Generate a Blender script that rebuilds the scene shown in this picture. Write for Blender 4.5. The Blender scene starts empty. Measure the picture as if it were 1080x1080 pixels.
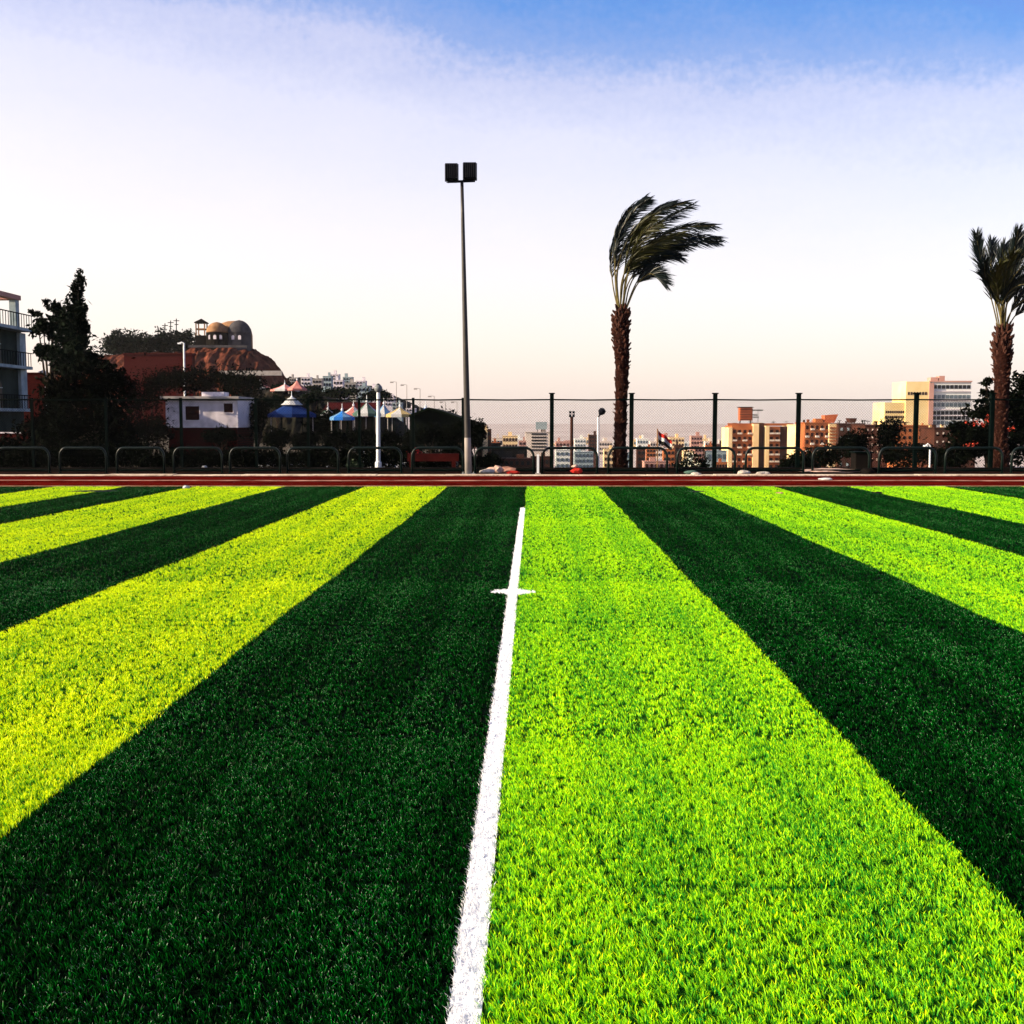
import bpy, bmesh, math, random
import numpy as np
from mathutils import Vector, Matrix, noise as mnoise
R = math.radians
rnd = random.Random(7)
sc = bpy.context.scene
COL = sc.collection

# ------------------------------------------------------------------ camera
EYE = 1.65
F = 1150.0                     # focal length in photo pixels (photo is 1080 wide)
PITCH = math.atan(97.0 / F)
cd = bpy.data.cameras.new('camera')
cam = bpy.data.objects.new('camera', cd); COL.objects.link(cam)
cam.location = (0, 0, EYE); cam.rotation_euler = (R(90) - PITCH, 0, 0)
cd.sensor_width = 36; cd.lens = F / 1080 * 36; cd.clip_end = 20000; cd.clip_start = 0.05
sc.camera = cam

# ------------------------------------------------------------------ sky and sun
SUN_EL, SUN_AZ = 24.0, -104.0          # azimuth from +Y, clockwise: the sun is low on the left, a little behind
w = bpy.data.worlds.new('World'); sc.world = w; w.use_nodes = True
nt = w.node_tree; nt.nodes.clear()
N = nt.nodes.new; L = nt.links.new
out = N('ShaderNodeOutputWorld'); add = N('ShaderNodeAddShader')
b1 = N('ShaderNodeBackground'); b2 = N('ShaderNodeBackground')
sky = N('ShaderNodeTexSky'); sky.sky_type = 'NISHITA'; sky.sun_disc = False
sky.sun_elevation = R(SUN_EL); sky.sun_rotation = R(SUN_AZ); sky.dust_density = 3
L(sky.outputs[0], b1.inputs[0]); b1.inputs[1].default_value = 0.05
tc = N('ShaderNodeTexCoord'); sp = N('ShaderNodeSeparateXYZ'); L(tc.outputs['Generated'], sp.inputs[0])
ng = N('ShaderNodeTexNoise'); ng.inputs['Scale'].default_value = 160; ng.inputs['Detail'].default_value = 2
no = N('ShaderNodeTexNoise'); no.inputs['Scale'].default_value = 5; no.inputs['Detail'].default_value = 14; no.inputs['Roughness'].default_value = .68
mp = N('ShaderNodeMapping'); mp.inputs['Scale'].default_value = (1, 1, 3.0)
L(tc.outputs['Generated'], mp.inputs[0]); L(mp.outputs[0], no.inputs[0])
m1 = N('ShaderNodeMath'); m1.operation = 'MULTIPLY_ADD'; L(sp.outputs['X'], m1.inputs[0]); m1.inputs[1].default_value = 0.12; L(sp.outputs['Z'], m1.inputs[2])
m2 = N('ShaderNodeMath'); m2.operation = 'MULTIPLY_ADD'; L(no.outputs[0], m2.inputs[0]); m2.inputs[1].default_value = 0.08; m2.inputs[2].default_value = -0.04
m3 = N('ShaderNodeMath'); m3.operation = 'ADD'; L(m1.outputs[0], m3.inputs[0]); L(m2.outputs[0], m3.inputs[1])
L(tc.outputs['Generated'], ng.inputs[0]); m4 = N('ShaderNodeMath'); m4.operation = 'MULTIPLY_ADD'; L(ng.outputs[0], m4.inputs[0]); m4.inputs[1].default_value = .026; m4.inputs[2].default_value = -.013
m5 = N('ShaderNodeMath'); m5.operation = 'ADD'; L(m3.outputs[0], m5.inputs[0]); L(m4.outputs[0], m5.inputs[1])
cr = N('ShaderNodeValToRGB'); L(m5.outputs[0], cr.inputs[0])
K_ = 1 / 2.11
stops = [(0.0, (.84, .68, .62)), (.07, (.82, .69, .63)), (.13, (.78, .665, .65)), (.19, (.71, .62, .66)), (.25, (.62, .56, .66)),
         (.295, (.43, .41, .59)), (.32, (.16, .23, .52)), (.36, (.0, .13, .50)), (.40, (.0, .04, .44)), (.55, (.0, .02, .22)), (1.0, (.0, .01, .08))]
stops = [(p, tuple(c * K_ for c in cc)) for p, cc in stops]
el = cr.color_ramp.elements
while len(el) < len(stops): el.new(0.5)
for e, (p, c) in zip(el, stops): e.position = p; e.color = (*c, 1)
L(cr.outputs[0], b2.inputs[0]); b2.inputs[1].default_value = 0.95
L(b1.outputs[0], add.inputs[0]); L(b2.outputs[0], add.inputs[1]); L(add.outputs[0], out.inputs[0])

sd = bpy.data.lights.new('sun', 'SUN'); sun = bpy.data.objects.new('sun', sd); COL.objects.link(sun)
sd.energy = 5.0; sd.angle = R(0.5); sd.color = (1.0, .82, .58)
a = R(SUN_AZ); e = R(SUN_EL)
sv = Vector((math.sin(a) * math.cos(e), math.cos(a) * math.cos(e), math.sin(e)))
sun.rotation_euler = sv.to_track_quat('Z', 'Y').to_euler(); sun.location = (-30, -10, 30)

sc.view_settings.view_transform = 'Standard'; sc.view_settings.look = 'None'
sc.view_settings.exposure = 1.15; sc.view_settings.gamma = 1.0

# ------------------------------------------------------------------ pixel -> place (photo pixels)
ct, st = math.cos(PITCH), math.sin(PITCH)
def ray(px, py):
    u, v = (px - 540) / F, (540 - py) / F
    return Vector((u, ct + v * st, -st + v * ct))
def at(px, py, Y):
    d = ray(px, py); t = Y / d.y
    return Vector((d.x * t, Y, EYE + d.z * t))
def gnd(px, py, z=0.0):
    d = ray(px, py); t = (z - EYE) / d.z
    return Vector((d.x * t, d.y * t, z))
def zat(py, Y): return at(540, py, Y).z
def xat(px, Y, py=443): return at(px, py, Y).x

# ------------------------------------------------------------------ materials
def mat(name, col, rough=.8, metal=0, var=.25, scale=3.0, bump=0, bscale=None, spec=.08, coord='Object', col2=None, emit=None):
    m = bpy.data.materials.new(name); m.use_nodes = True
    t = m.node_tree; p = t.nodes['Principled BSDF']
    p.inputs['Roughness'].default_value = rough; p.inputs['Metallic'].default_value = metal
    p.inputs['Specular IOR Level'].default_value = spec
    tcn = t.nodes.new('ShaderNodeTexCoord'); n = t.nodes.new('ShaderNodeTexNoise')
    n.inputs['Scale'].default_value = scale; n.inputs['Detail'].default_value = 8; n.inputs['Roughness'].default_value = .62
    t.links.new(tcn.outputs[coord], n.inputs[0])
    r = t.nodes.new('ShaderNodeValToRGB'); r.color_ramp.elements[0].position = .3; r.color_ramp.elements[1].position = .7
    c2 = col2 if col2 else tuple(min(1, c * (1 + var)) for c in col)
    c1 = tuple(c * (1 - var) for c in col) if not col2 else col
    r.color_ramp.elements[0].color = (*c1, 1); r.color_ramp.elements[1].color = (*c2, 1)
    t.links.new(n.outputs[0], r.inputs[0]); t.links.new(r.outputs[0], p.inputs['Base Color'])
    if bump:
        n2 = t.nodes.new('ShaderNodeTexNoise'); n2.inputs['Scale'].default_value = bscale or scale * 6; n2.inputs['Detail'].default_value = 6
        t.links.new(tcn.outputs[coord], n2.inputs[0])
        b = t.nodes.new('ShaderNodeBump'); b.inputs['Strength'].default_value = bump; b.inputs['Distance'].default_value = .1
        t.links.new(n2.outputs[0], b.inputs['Height']); t.links.new(b.outputs[0], p.inputs['Normal'])
    return m

def blade_mat(name, c_a, c_b, c_c, rough, trans, spec, extra=None):
    m = bpy.data.materials.new(name); m.use_nodes = True
    t = m.node_tree; p = t.nodes['Principled BSDF']; o = t.nodes['Material Output']
    at_ = t.nodes.new('ShaderNodeAttribute'); at_.attribute_name = 'tint'
    r = t.nodes.new('ShaderNodeValToRGB'); r.color_ramp.elements[0].color = (*c_a, 1); r.color_ramp.elements[1].color = (*c_c, 1)
    q = r.color_ramp.elements.new(.5); q.color = (*c_b, 1)
    if extra: q2 = r.color_ramp.elements.new(extra[0]); q2.color = (*extra[1], 1)
    t.links.new(at_.outputs['Fac'], r.inputs[0]); t.links.new(r.outputs[0], p.inputs['Base Color'])
    p.inputs['Roughness'].default_value = rough; p.inputs['Specular IOR Level'].default_value = spec
    tr = t.nodes.new('ShaderNodeBsdfTranslucent'); t.links.new(r.outputs[0], tr.inputs[0])
    mx = t.nodes.new('ShaderNodeMixShader'); mx.inputs[0].default_value = trans
    t.links.new(p.outputs[0], mx.inputs[1]); t.links.new(tr.outputs[0], mx.inputs[2]); t.links.new(mx.outputs[0], o.inputs[0])
    return m

def brick_mat(name, c1, c2, mortar, scale=2.0):
    m = bpy.data.materials.new(name); m.use_nodes = True
    t = m.node_tree; p = t.nodes['Principled BSDF']; p.inputs['Roughness'].default_value = .9; p.inputs['Specular IOR Level'].default_value = .02
    tcn = t.nodes.new('ShaderNodeTexCoord'); mpn = t.nodes.new('ShaderNodeMapping'); mpn.inputs['Rotation'].default_value = (R(90), 0, 0)
    b = t.nodes.new('ShaderNodeTexBrick'); b.inputs['Scale'].default_value = scale
    b.inputs['Color1'].default_value = (*c1, 1); b.inputs['Color2'].default_value = (*c2, 1); b.inputs['Mortar'].default_value = (*mortar, 1)
    t.links.new(tcn.outputs['Object'], mpn.inputs[0]); t.links.new(mpn.outputs[0], b.inputs[0]); t.links.new(b.outputs[0], p.inputs['Base Color'])
    return m

M = {}
M['soil'] = mat('soil', (.004, .003, .003), .95, var=.5, scale=1.2, bump=.6, col2=(.022, .010, .008), spec=0)
M['land'] = mat('land', (.03, .028, .02), .95, var=.5, scale=.05, bump=.2, col2=(.10, .08, .06), spec=.05)
M['track'] = mat('track', (.030, .0015, .0012), .95, var=.4, scale=.9, bump=.5, bscale=60, col2=(.115, .007, .005), spec=0.0)
M['track_pale'] = mat('track_pale', (.06, .008, .006), .95, scale=1.6, col2=(.50, .28, .21), spec=.0)
M['kerb'] = mat('kerb', (.30, .22, .16), .9, scale=2.0, bump=.4, col2=(.72, .60, .48), spec=.05)
M['edge'] = mat('edge', (.12, .05, .03), .9, scale=3.0, col2=(.36, .22, .14), spec=0)
M['turf_light'] = mat('turf_light', (.010, .07, .006), .95, scale=30, col2=(.03, .15, .008), bump=.8, bscale=200, spec=.02)
M['turf_dark'] = mat('turf_dark', (.0005, .004, .002), .95, scale=30, col2=(.001, .010, .003), bump=.8, bscale=200, spec=.02)
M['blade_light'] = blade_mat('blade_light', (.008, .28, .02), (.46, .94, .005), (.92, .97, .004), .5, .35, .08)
M['blade_yellow'] = blade_mat('blade_yellow', (.06, .36, .010), (.80, .96, .004), (.97, .96, .004), .5, .35, .10)  # yellower copy of the light blades: effect of light angle put into the colour
M['blade_dark'] = blade_mat('blade_dark', (.0002, .004, .0012), (.0006, .038, .002), (.42, .55, .40), .4, .12, .03, (.94, (.001, .20, .012)))  # palest colour paints glints onto the blade tips
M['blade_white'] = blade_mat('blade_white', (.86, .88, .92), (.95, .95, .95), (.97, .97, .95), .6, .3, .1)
M['line_base'] = mat('line_base', (.7, .72, .76), .9, scale=30, col2=(.85, .87, .88))
M['post_dark'] = mat('post_dark', (.0012, .004, .0035), .7, .0, var=.4, scale=8, spec=.015)
M['barrier_paint'] = mat('barrier_paint', (.003, .008, .007), .38, .0, var=.4, scale=6, spec=.16)
M['wire'] = mat('wire', (.002, .003, .003), .7, .0, var=.3, scale=10, spec=.02)
M['galv'] = mat('galv', (.20, .20, .21), .45, .7, var=.3, scale=5)
M['pole_steel'] = mat('pole_steel', (.025, .022, .022), .5, .2, var=.4, scale=4, spec=.4)
M['white_paint'] = mat('white_paint', (.72, .74, .76), .6, var=.15, scale=3)
M['cream_paint'] = mat('cream_paint', (.55, .50, .40), .6, var=.15, scale=3)
M['lamp_black'] = mat('lamp_black', (.008, .009, .014), .45, .3, var=.3, scale=8)
M['lamp_glass'] = mat('lamp_glass', (.03, .035, .05), .08, .0, var=.3, scale=3, spec=.6)
M['globe'] = mat('globe', (.16, .17, .18), .2, .0, var=.2, scale=4)
M['trunk_palm'] = mat('trunk_palm', (.005, .0025, .002), .95, scale=14, col2=(.035, .012, .009), bump=.6, spec=.02)
M['boot'] = mat('boot', (.006, .003, .003), .9, scale=9, col2=(.085, .036, .026), spec=.02)
M['petiole'] = mat('petiole', (.03, .025, .012), .6, scale=4, col2=(.16, .13, .05))
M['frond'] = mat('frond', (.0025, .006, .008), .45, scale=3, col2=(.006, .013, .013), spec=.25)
M['frond_sun'] = mat('frond_sun', (.008, .012, .004), .5, scale=3, col2=(.05, .05, .012), spec=.2)  # brighter frond copy with sunlight put into its colour
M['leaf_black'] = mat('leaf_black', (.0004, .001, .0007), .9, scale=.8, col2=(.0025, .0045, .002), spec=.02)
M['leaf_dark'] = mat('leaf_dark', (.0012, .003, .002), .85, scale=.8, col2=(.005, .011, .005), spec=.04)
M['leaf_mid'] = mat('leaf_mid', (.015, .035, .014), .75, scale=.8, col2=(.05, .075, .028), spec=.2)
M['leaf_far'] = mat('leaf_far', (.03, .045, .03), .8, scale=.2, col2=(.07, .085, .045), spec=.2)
M['flower_red'] = mat('flower_red', (.32, .02, .015), .7, scale=5, col2=(.5, .08, .04))
M['flower_white'] = mat('flower_white', (.6, .62, .45), .7, scale=5, col2=(.8, .8, .7))
M['bark'] = mat('bark', (.018, .012, .009), .95, scale=8, col2=(.05, .035, .025))
M['rock'] = mat('rock', (.012, .004, .003), .95, scale=.4, col2=(.17, .055, .035), bump=1.0, bscale=1.2, spec=.0)
M['hill_green'] = mat('hill_green', (.004, .006, .004), .95, scale=.2, col2=(.025, .020, .014), bump=.8, bscale=1.5, spec=.05)
M['brick_red'] = brick_mat('brick_red', (.035, .003, .003), (.055, .006, .005), (.02, .006, .006), 3)
M['brick_brown'] = brick_mat('brick_brown', (.12, .035, .02), (.20, .065, .035), (.10, .05, .03), .6)
M['stone_tan'] = mat('stone_tan', (.12, .06, .03), .9, scale=.6, col2=(.34, .19, .10), bump=.5)
M['stone_grey'] = mat('stone_grey', (.020, .020, .026), .9, scale=.6, col2=(.075, .070, .075), bump=.5)
M['stone_dark'] = mat('stone_dark', (.003, .003, .003), .9, scale=.8, col2=(.010, .008, .007), spec=.02)
M['plaster_white'] = mat('plaster_white', (.42, .38, .41), .9, scale=2.2, col2=(.88, .80, .84), bump=.3)
M['plaster_blue'] = mat('plaster_blue', (.16, .22, .24), .9, scale=1.2, col2=(.36, .42, .44))
M['plaster_green'] = mat('plaster_green', (.006, .012, .010), .9, scale=.8, col2=(.02, .035, .03), spec=.1)
M['concrete'] = mat('concrete', (.22, .20, .19), .9, scale=1.0, col2=(.38, .35, .33))
M['conc_yellow'] = mat('conc_yellow', (.66, .46, .18), .9, scale=.06, col2=(.82, .66, .34))  # yellow of the sunlight on the office wings, put into the concrete colour
M['conc_orange'] = mat('conc_orange', (.20, .05, .018), .9, scale=.12, col2=(.50, .17, .06))
M['conc_cream'] = mat('conc_cream', (.62, .42, .20), .9, scale=.12, col2=(.82, .64, .38))
M['conc_grey'] = mat('conc_grey', (.55, .56, .52), .9, scale=.1, col2=(.78, .78, .72))
M['conc_pale'] = mat('conc_pale', (.50, .42, .36), .9, scale=.1, col2=(.70, .60, .52))
M['conc_pink'] = mat('conc_pink', (.34, .17, .14), .9, scale=.1, col2=(.52, .30, .24))
M['conc_brown'] = mat('conc_brown', (.018, .007, .005), .9, scale=.12, col2=(.085, .028, .016), spec=.1)
M['pane'] = mat('pane', (.004, .005, .007), .35, var=.4, scale=1, spec=.12)
M['pane_brown'] = mat('pane_brown', (.025, .006, .004), .5, var=.5, scale=1, spec=.1)
M['pane_blue'] = mat('pane_blue', (.07, .10, .12), .25, var=.4, scale=.3, spec=.5)
M['roof_red'] = mat('roof_red', (.022, .003, .003), .85, scale=2, col2=(.06, .008, .007), spec=.02)
M['roof_dark'] = mat('roof_dark', (.0015, .0025, .0025), .95, scale=1.0, col2=(.006, .009, .007), spec=.05)
M['canvas_blue'] = mat('canvas_blue', (.010, .10, .42), .7, scale=1.0, col2=(.03, .20, .62))
M['canvas_navy'] = mat('canvas_navy', (0.004, 0.015, 0.08), .85, scale=1.6, col2=(0.01, 0.035, 0.15))
M['canvas_white'] = mat('canvas_white', (0.34, 0.35, 0.37), .85, scale=1.6, col2=(0.5, 0.5, 0.5))
M['canvas_green'] = mat('canvas_green', (0.03, 0.07, 0.06), .85, scale=1.6, col2=(0.09, 0.15, 0.12))
M['canvas_yellow'] = mat('canvas_yellow', (0.4, 0.28, 0.1), .85, scale=1.6, col2=(0.5, 0.38, 0.18))
M['canvas_pink'] = mat('canvas_pink', (0.36, 0.11, 0.1), .85, scale=1.6, col2=(0.5, 0.22, 0.19))
M['canvas_light_blue'] = mat('canvas_light_blue', (0.07, 0.2, 0.4), .85, scale=1.6, col2=(0.16, 0.3, 0.48))
M['red'] = mat('red', (.28, .008, .006), .8, scale=6, col2=(.4, .03, .02))
M['black'] = mat('black', (.006, .006, .006), .7, scale=2)
M['tank'] = mat('tank', (.34, .07, .025), .8, scale=.5, col2=(.55, .16, .07))
M['sand_bag'] = mat('sand_bag', (.28, .15, .11), .9, scale=6, col2=(.55, .42, .36))
M['pebble'] = mat('pebble', (.30, .26, .22), .9, scale=6, col2=(.6, .55, .5), bump=.6)
M['seam'] = mat('seam', (.004, .012, .004), .95, scale=10)
M['seam_pale'] = mat('seam_pale', (.3, .5, .3), .95, scale=10)

# ------------------------------------------------------------------ mesh helpers
class MB:
    def __init__(s): s.v = []; s.f = []; s.m = []; s.mi = 0
    def add(s, vs, fs):
        n = len(s.v); s.v += [tuple(p) for p in vs]
        for f in fs: s.f.append(tuple(i + n for i in f)); s.m.append(s.mi)
    def box(s, x0, x1, y0, y1, z0, z1):
        s.add([(x0, y0, z0), (x1, y0, z0), (x1, y1, z0), (x0, y1, z0), (x0, y0, z1), (x1, y0, z1), (x1, y1, z1), (x0, y1, z1)],
              [(3, 2, 1, 0), (4, 5, 6, 7), (0, 1, 5, 4), (1, 2, 6, 5), (2, 3, 7, 6), (3, 0, 4, 7)]); return s
    def tube(s, pts, rs, n=8, cap=True):
        pts = [Vector(p) for p in pts]
        if not hasattr(rs, '__len__'): rs = [rs] * len(pts)
        vs = []; fs = []; ref = None
        for i, p in enumerate(pts):
            d = (pts[min(i + 1, len(pts) - 1)] - pts[max(i - 1, 0)]).normalized()
            if ref is None: ref = Vector((0, 1, 0)) if abs(d.y) < .9 else Vector((1, 0, 0))
            u = (ref - d * ref.dot(d)).normalized(); v = d.cross(u); ref = u
            for k in range(n):
                t = 2 * math.pi * k / n; vs.append(p + (u * math.cos(t) + v * math.sin(t)) * rs[i])
        for i in range(len(pts) - 1):
            for k in range(n):
                a_, b_ = i * n + k, i * n + (k + 1) % n
                fs.append((a_, b_, b_ + n, a_ + n))
        if cap: fs.append(tuple(range(n - 1, -1, -1))); fs.append(tuple(range((len(pts) - 1) * n, len(pts) * n)))
        s.add(vs, fs); return s
    def lathe(s, c, prof, n=16, ang=0.0):
        c = Vector(c); vs = []; fs = []
        for r_, z in prof:
            for k in range(n):
                t = 2 * math.pi * k / n + ang; vs.append((c.x + r_ * math.cos(t), c.y + r_ * math.sin(t), c.z + z))
        for i in range(len(prof) - 1):
            for k in range(n):
                a_, b_ = i * n + k, i * n + (k + 1) % n; fs.append((a_, b_, b_ + n, a_ + n))
        fs.append(tuple(range(n - 1, -1, -1))); fs.append(tuple(range((len(prof) - 1) * n, len(prof) * n)))
        s.add(vs, fs); return s
    def build(s, name, ms, parent=None, world=False, smooth=False, bevel=0):
        me = bpy.data.meshes.new(name)
        vs = s.v
        if world and parent is not None:
            q = parent
            while q.parent: q = q.parent
            o_ = q.location; vs = [(a_[0] - o_.x, a_[1] - o_.y, a_[2] - o_.z) for a_ in s.v]
        me.from_pydata(vs, [], s.f)
        if not isinstance(ms, (list, tuple)): ms = [ms]
        for m_ in ms: me.materials.append(M[m_] if isinstance(m_, str) else m_)
        me.polygons.foreach_set('material_index', [min(i, len(ms) - 1) for i in s.m])
        if smooth: me.polygons.foreach_set('use_smooth', [True] * len(me.polygons))
        me.update()
        o = bpy.data.objects.new(name, me); COL.objects.link(o)
        if parent is not None: o.parent = parent
        if bevel:
            bv = o.modifiers.new('bevel', 'BEVEL'); bv.width = bevel; bv.segments = 2; bv.limit_method = 'ANGLE'
        return o
def tag(o, label=None, cat=None, group=None, kind=None):
    if label: o['label'] = label
    if cat: o['category'] = cat
    if group: o['group'] = group
    if kind: o['kind'] = kind
    return o
def thing(name, loc, label, cat, group=None, rz=0):
    o = bpy.data.objects.new(name, None); COL.objects.link(o); o.location = loc; o.rotation_euler = (0, 0, rz)
    o.empty_display_size = .3
    return tag(o, label, cat, group)
def copy_tree(o, parent=None):
    c = o.copy(); COL.objects.link(c)
    if parent is not None: c.parent = parent
    for ch in list(kids.get(o.name, [])) or list(o.children): copy_tree(ch, c)
    return c
kids = {}
def np_mesh(name, V, Fc, ms, tint=None, nper=3, midx=None, parent=None):
    """V (n,3), Fc (m,nper) faces"""
    me = bpy.data.meshes.new(name)
    me.vertices.add(len(V)); me.vertices.foreach_set('co', V.astype(np.float32).ravel())
    nf = len(Fc); me.loops.add(nf * nper); me.loops.foreach_set('vertex_index', Fc.astype(np.int32).ravel())
    me.polygons.add(nf); me.polygons.foreach_set('loop_start', np.arange(nf, dtype=np.int32) * nper)
    for m_ in (ms if isinstance(ms, (list, tuple)) else [ms]): me.materials.append(M[m_] if isinstance(m_, str) else m_)
    if midx is not None: me.polygons.foreach_set('material_index', midx.astype(np.int32))
    if tint is not None:
        at_ = me.attributes.new('tint', 'FLOAT', 'POINT'); at_.data.foreach_set('value', tint.astype(np.float32))
    me.update(calc_edges=True)
    o = bpy.data.objects.new(name, me); COL.objects.link(o)
    if parent is not None: o.parent = parent
    return o

# ------------------------------------------------------------------ terrain
def sm(a_, b_, x):
    t = np.clip((x - a_) / (b_ - a_), 0, 1); return t * t * (3 - 2 * t)
def gz(X, Y):
    """ground height: flat park on the left, the valley behind the fence on the right"""
    X = np.asarray(X, float); Y = np.asarray(Y, float)
    r_ = X / np.maximum(Y, 1)
    s = sm(-.045, -.02, r_) * sm(36.2, 60, Y)
    far = sm(300, 620, Y)
    drop = np.where(Y > 36, np.maximum(s * sm(36.4, 42, Y) * 6 + s * sm(40, 180, Y) * 24, far * 30), 0)
    left = -1.2 * sm(38, 52, Y) * (1 - sm(-.045, -.02, r_))
    return -np.minimum(drop, 30) + left * (1 - far)
ys = np.array([-400, -100, -30, -10, 0, 10, 20, 26, 30, 34, 36, 36.4, 37, 38, 39, 40, 42, 44, 47, 50, 55, 60, 66, 72, 80, 90, 100, 115, 130, 150, 175, 200, 230, 260, 300, 350, 400, 460, 520, 600, 700, 900, 1200, 2000, 4000, 9000.])
xs = np.concatenate([-np.array([9000, 4000, 2000, 1000, 600, 400, 300, 220, 160, 120, 95, 75]), np.arange(-60, 60.1, 2), np.array([75, 95, 120, 160, 220, 300, 400, 600, 1000, 2000, 4000, 9000])])
XX, YY = np.meshgrid(xs, ys); ZZ = gz(XX, YY) - .02
V = np.stack([XX.ravel(), YY.ravel(), ZZ.ravel()], 1); nx, ny = len(xs), len(ys)
I = (np.arange(ny - 1)[:, None] * nx + np.arange(nx - 1)[None]).ravel()
V_ = V
o = np_mesh('ground', V, np.stack([I, I + 1, I + nx + 1, I + nx], 1), 'land', nper=4); tag(o, kind='structure')

M['city_ground'] = mat('city_ground', (.30, .25, .24), .95, scale=.006, col2=(.52, .46, .44), spec=.02)
mb_v = [(-600, 640, -29.9), (2600, 640, -29.9), (9000, 9000, -29.9), (-9000, 9000, -29.9)]
o = np_mesh('city_ground', np.array(mb_v, float), np.array([[0, 1, 2, 3]]), 'city_ground', nper=4); tag(o, kind='structure')

# ------------------------------------------------------------------ pitch: stripes in turf
VPX, VPY = 562.0, 443.0
DIR = at(VPX, VPY, 1.0) - Vector((0, 0, EYE)); TH = math.atan2(DIR.x, DIR.y)       # stripes run along DIR
cT, sT = math.cos(TH), math.sin(TH)
def f2w(u, v): return (u * cT + v * sT, -u * sT + v * cT)      # u across the stripes, v along them
def w2f(x, y): return (x * cT - y * sT, x * sT + y * cT)
slopes = [-19.2, -18, -16.8, -15.6, -14.4, -13.2, -12, -10.8, -9.6, -8.3, -7.14, -6.08, -5.08, -3.72, -2.50, -1.268, -.09, .983, 2.30, 3.6, 4.71, 6.17, 7.3, 8.5, 9.7, 10.9, 12.1, 13.3, 14.5, 15.7, 16.9, 18.1, 19.3]
B = [s * EYE for s in slopes]
i0 = slopes.index(-.09)                    # right of this boundary the stripe is light
FAR = 26.95; NEARV = -18.0
def is_light(i): return (i - i0) % 2 == 0   # stripe between B[i] and B[i+1]
mb = MB()
for i in range(len(B) - 1):
    mb.mi = 0 if is_light(i) else 1
    q = []
    for (u, v) in ((B[i], NEARV), (B[i + 1], NEARV)):
        q.append((*f2w(u, v), 0.0))
    for u in (B[i + 1], B[i]):
        v = (FAR + u * sT) / cT; q.append((*f2w(u, v), 0.0))
    mb.add(q, [(0, 1, 2, 3)])
tag(mb.build('turf_base', ['turf_light', 'turf_dark']), kind='structure')

# white line and cross mark
LU0, LU1 = -.141 * EYE, -.085 * EYE
LEND = gnd(552, 536).y; CY = gnd(541, 625.5).y
def in_line(u, v):
    l1 = (u > LU0) & (u < LU1) & (v < LEND)
    uc = (LU0 + LU1) / 2
    l2 = (np.abs(u - uc) < .215) & (np.abs(v - CY) < .20 * (1 - np.abs(u - uc) / .25)) & (np.abs(u - uc) < .215)
    return l1 | l2
mb = MB(); uc = (LU0 + LU1) / 2
mb.add([(*f2w(LU0, NEARV), .004), (*f2w(LU1, NEARV), .004), (*f2w(LU1, LEND), .004), (*f2w(LU0, LEND), .004)], [(0, 1, 2, 3)])
tag(mb.build('white_line', 'line_base'), kind='structure')
mb = MB()
mb.add([(*f2w(uc - .215, CY - .03), .008), (*f2w(uc, CY - .2), .008), (*f2w(uc + .215, CY - .03), .008), (*f2w(uc + .215, CY + .03), .008), (*f2w(uc, CY + .2), .008), (*f2w(uc - .215, CY + .03), .008)], [(0, 1, 2, 3, 4, 5)])
tag(mb.build('white_cross_mark', 'line_base'), kind='structure')

rng = np.random.default_rng(3)
def blades(y0, y1, dens, h0, h1, wd, five, marg=1.5):
    """numpy arrays of blades between distances y0..y1; returns X,Y bases and parameters"""
    n = int(dens * (y1 - y0) * 2 * (.5 * y1 + marg))
    X = rng.uniform(-(.5 * y1 + marg), .5 * y1 + marg, n); Y = rng.uniform(y0, y1, n)
    k = np.abs(X) < .5 * Y + marg; X, Y = X[k], Y[k]
    # tufts: pull to clump centres
    per = 6
    m_ = len(X) // per
    X = np.repeat(X[:m_], per) + rng.normal(0, .007, m_ * per); Y = np.repeat(Y[:m_], per) + rng.normal(0, .007, m_ * per)
    return X, Y
def low_noise(X, Y):
    return (np.sin(X * 1.3 + Y * .7 + 1) + np.sin(X * .6 - Y * 1.9 + 2) + np.sin(X * 3.1 + 2.2 * np.sin(Y * .8)) + np.sin(Y * 4.3 + X * .4)) / 4
def seam_gap(u, v):
    return np.zeros_like(u, bool)
SEAMS = [(gnd(540, y).y) for y in (535, 557, 567, 626, 657, 662, 936)]
def make_blades(sel_name):
    pass
zones = [(2.2, 5.5, 21000, .012, .028, .0036, True), (5.5, 11, 9500, .014, .028, .0052, True), (11, 18, 4600, .018, .030, .0075, False), (18, 26.9, 2800, .018, .030, .011, False)]
acc = {}
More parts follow.
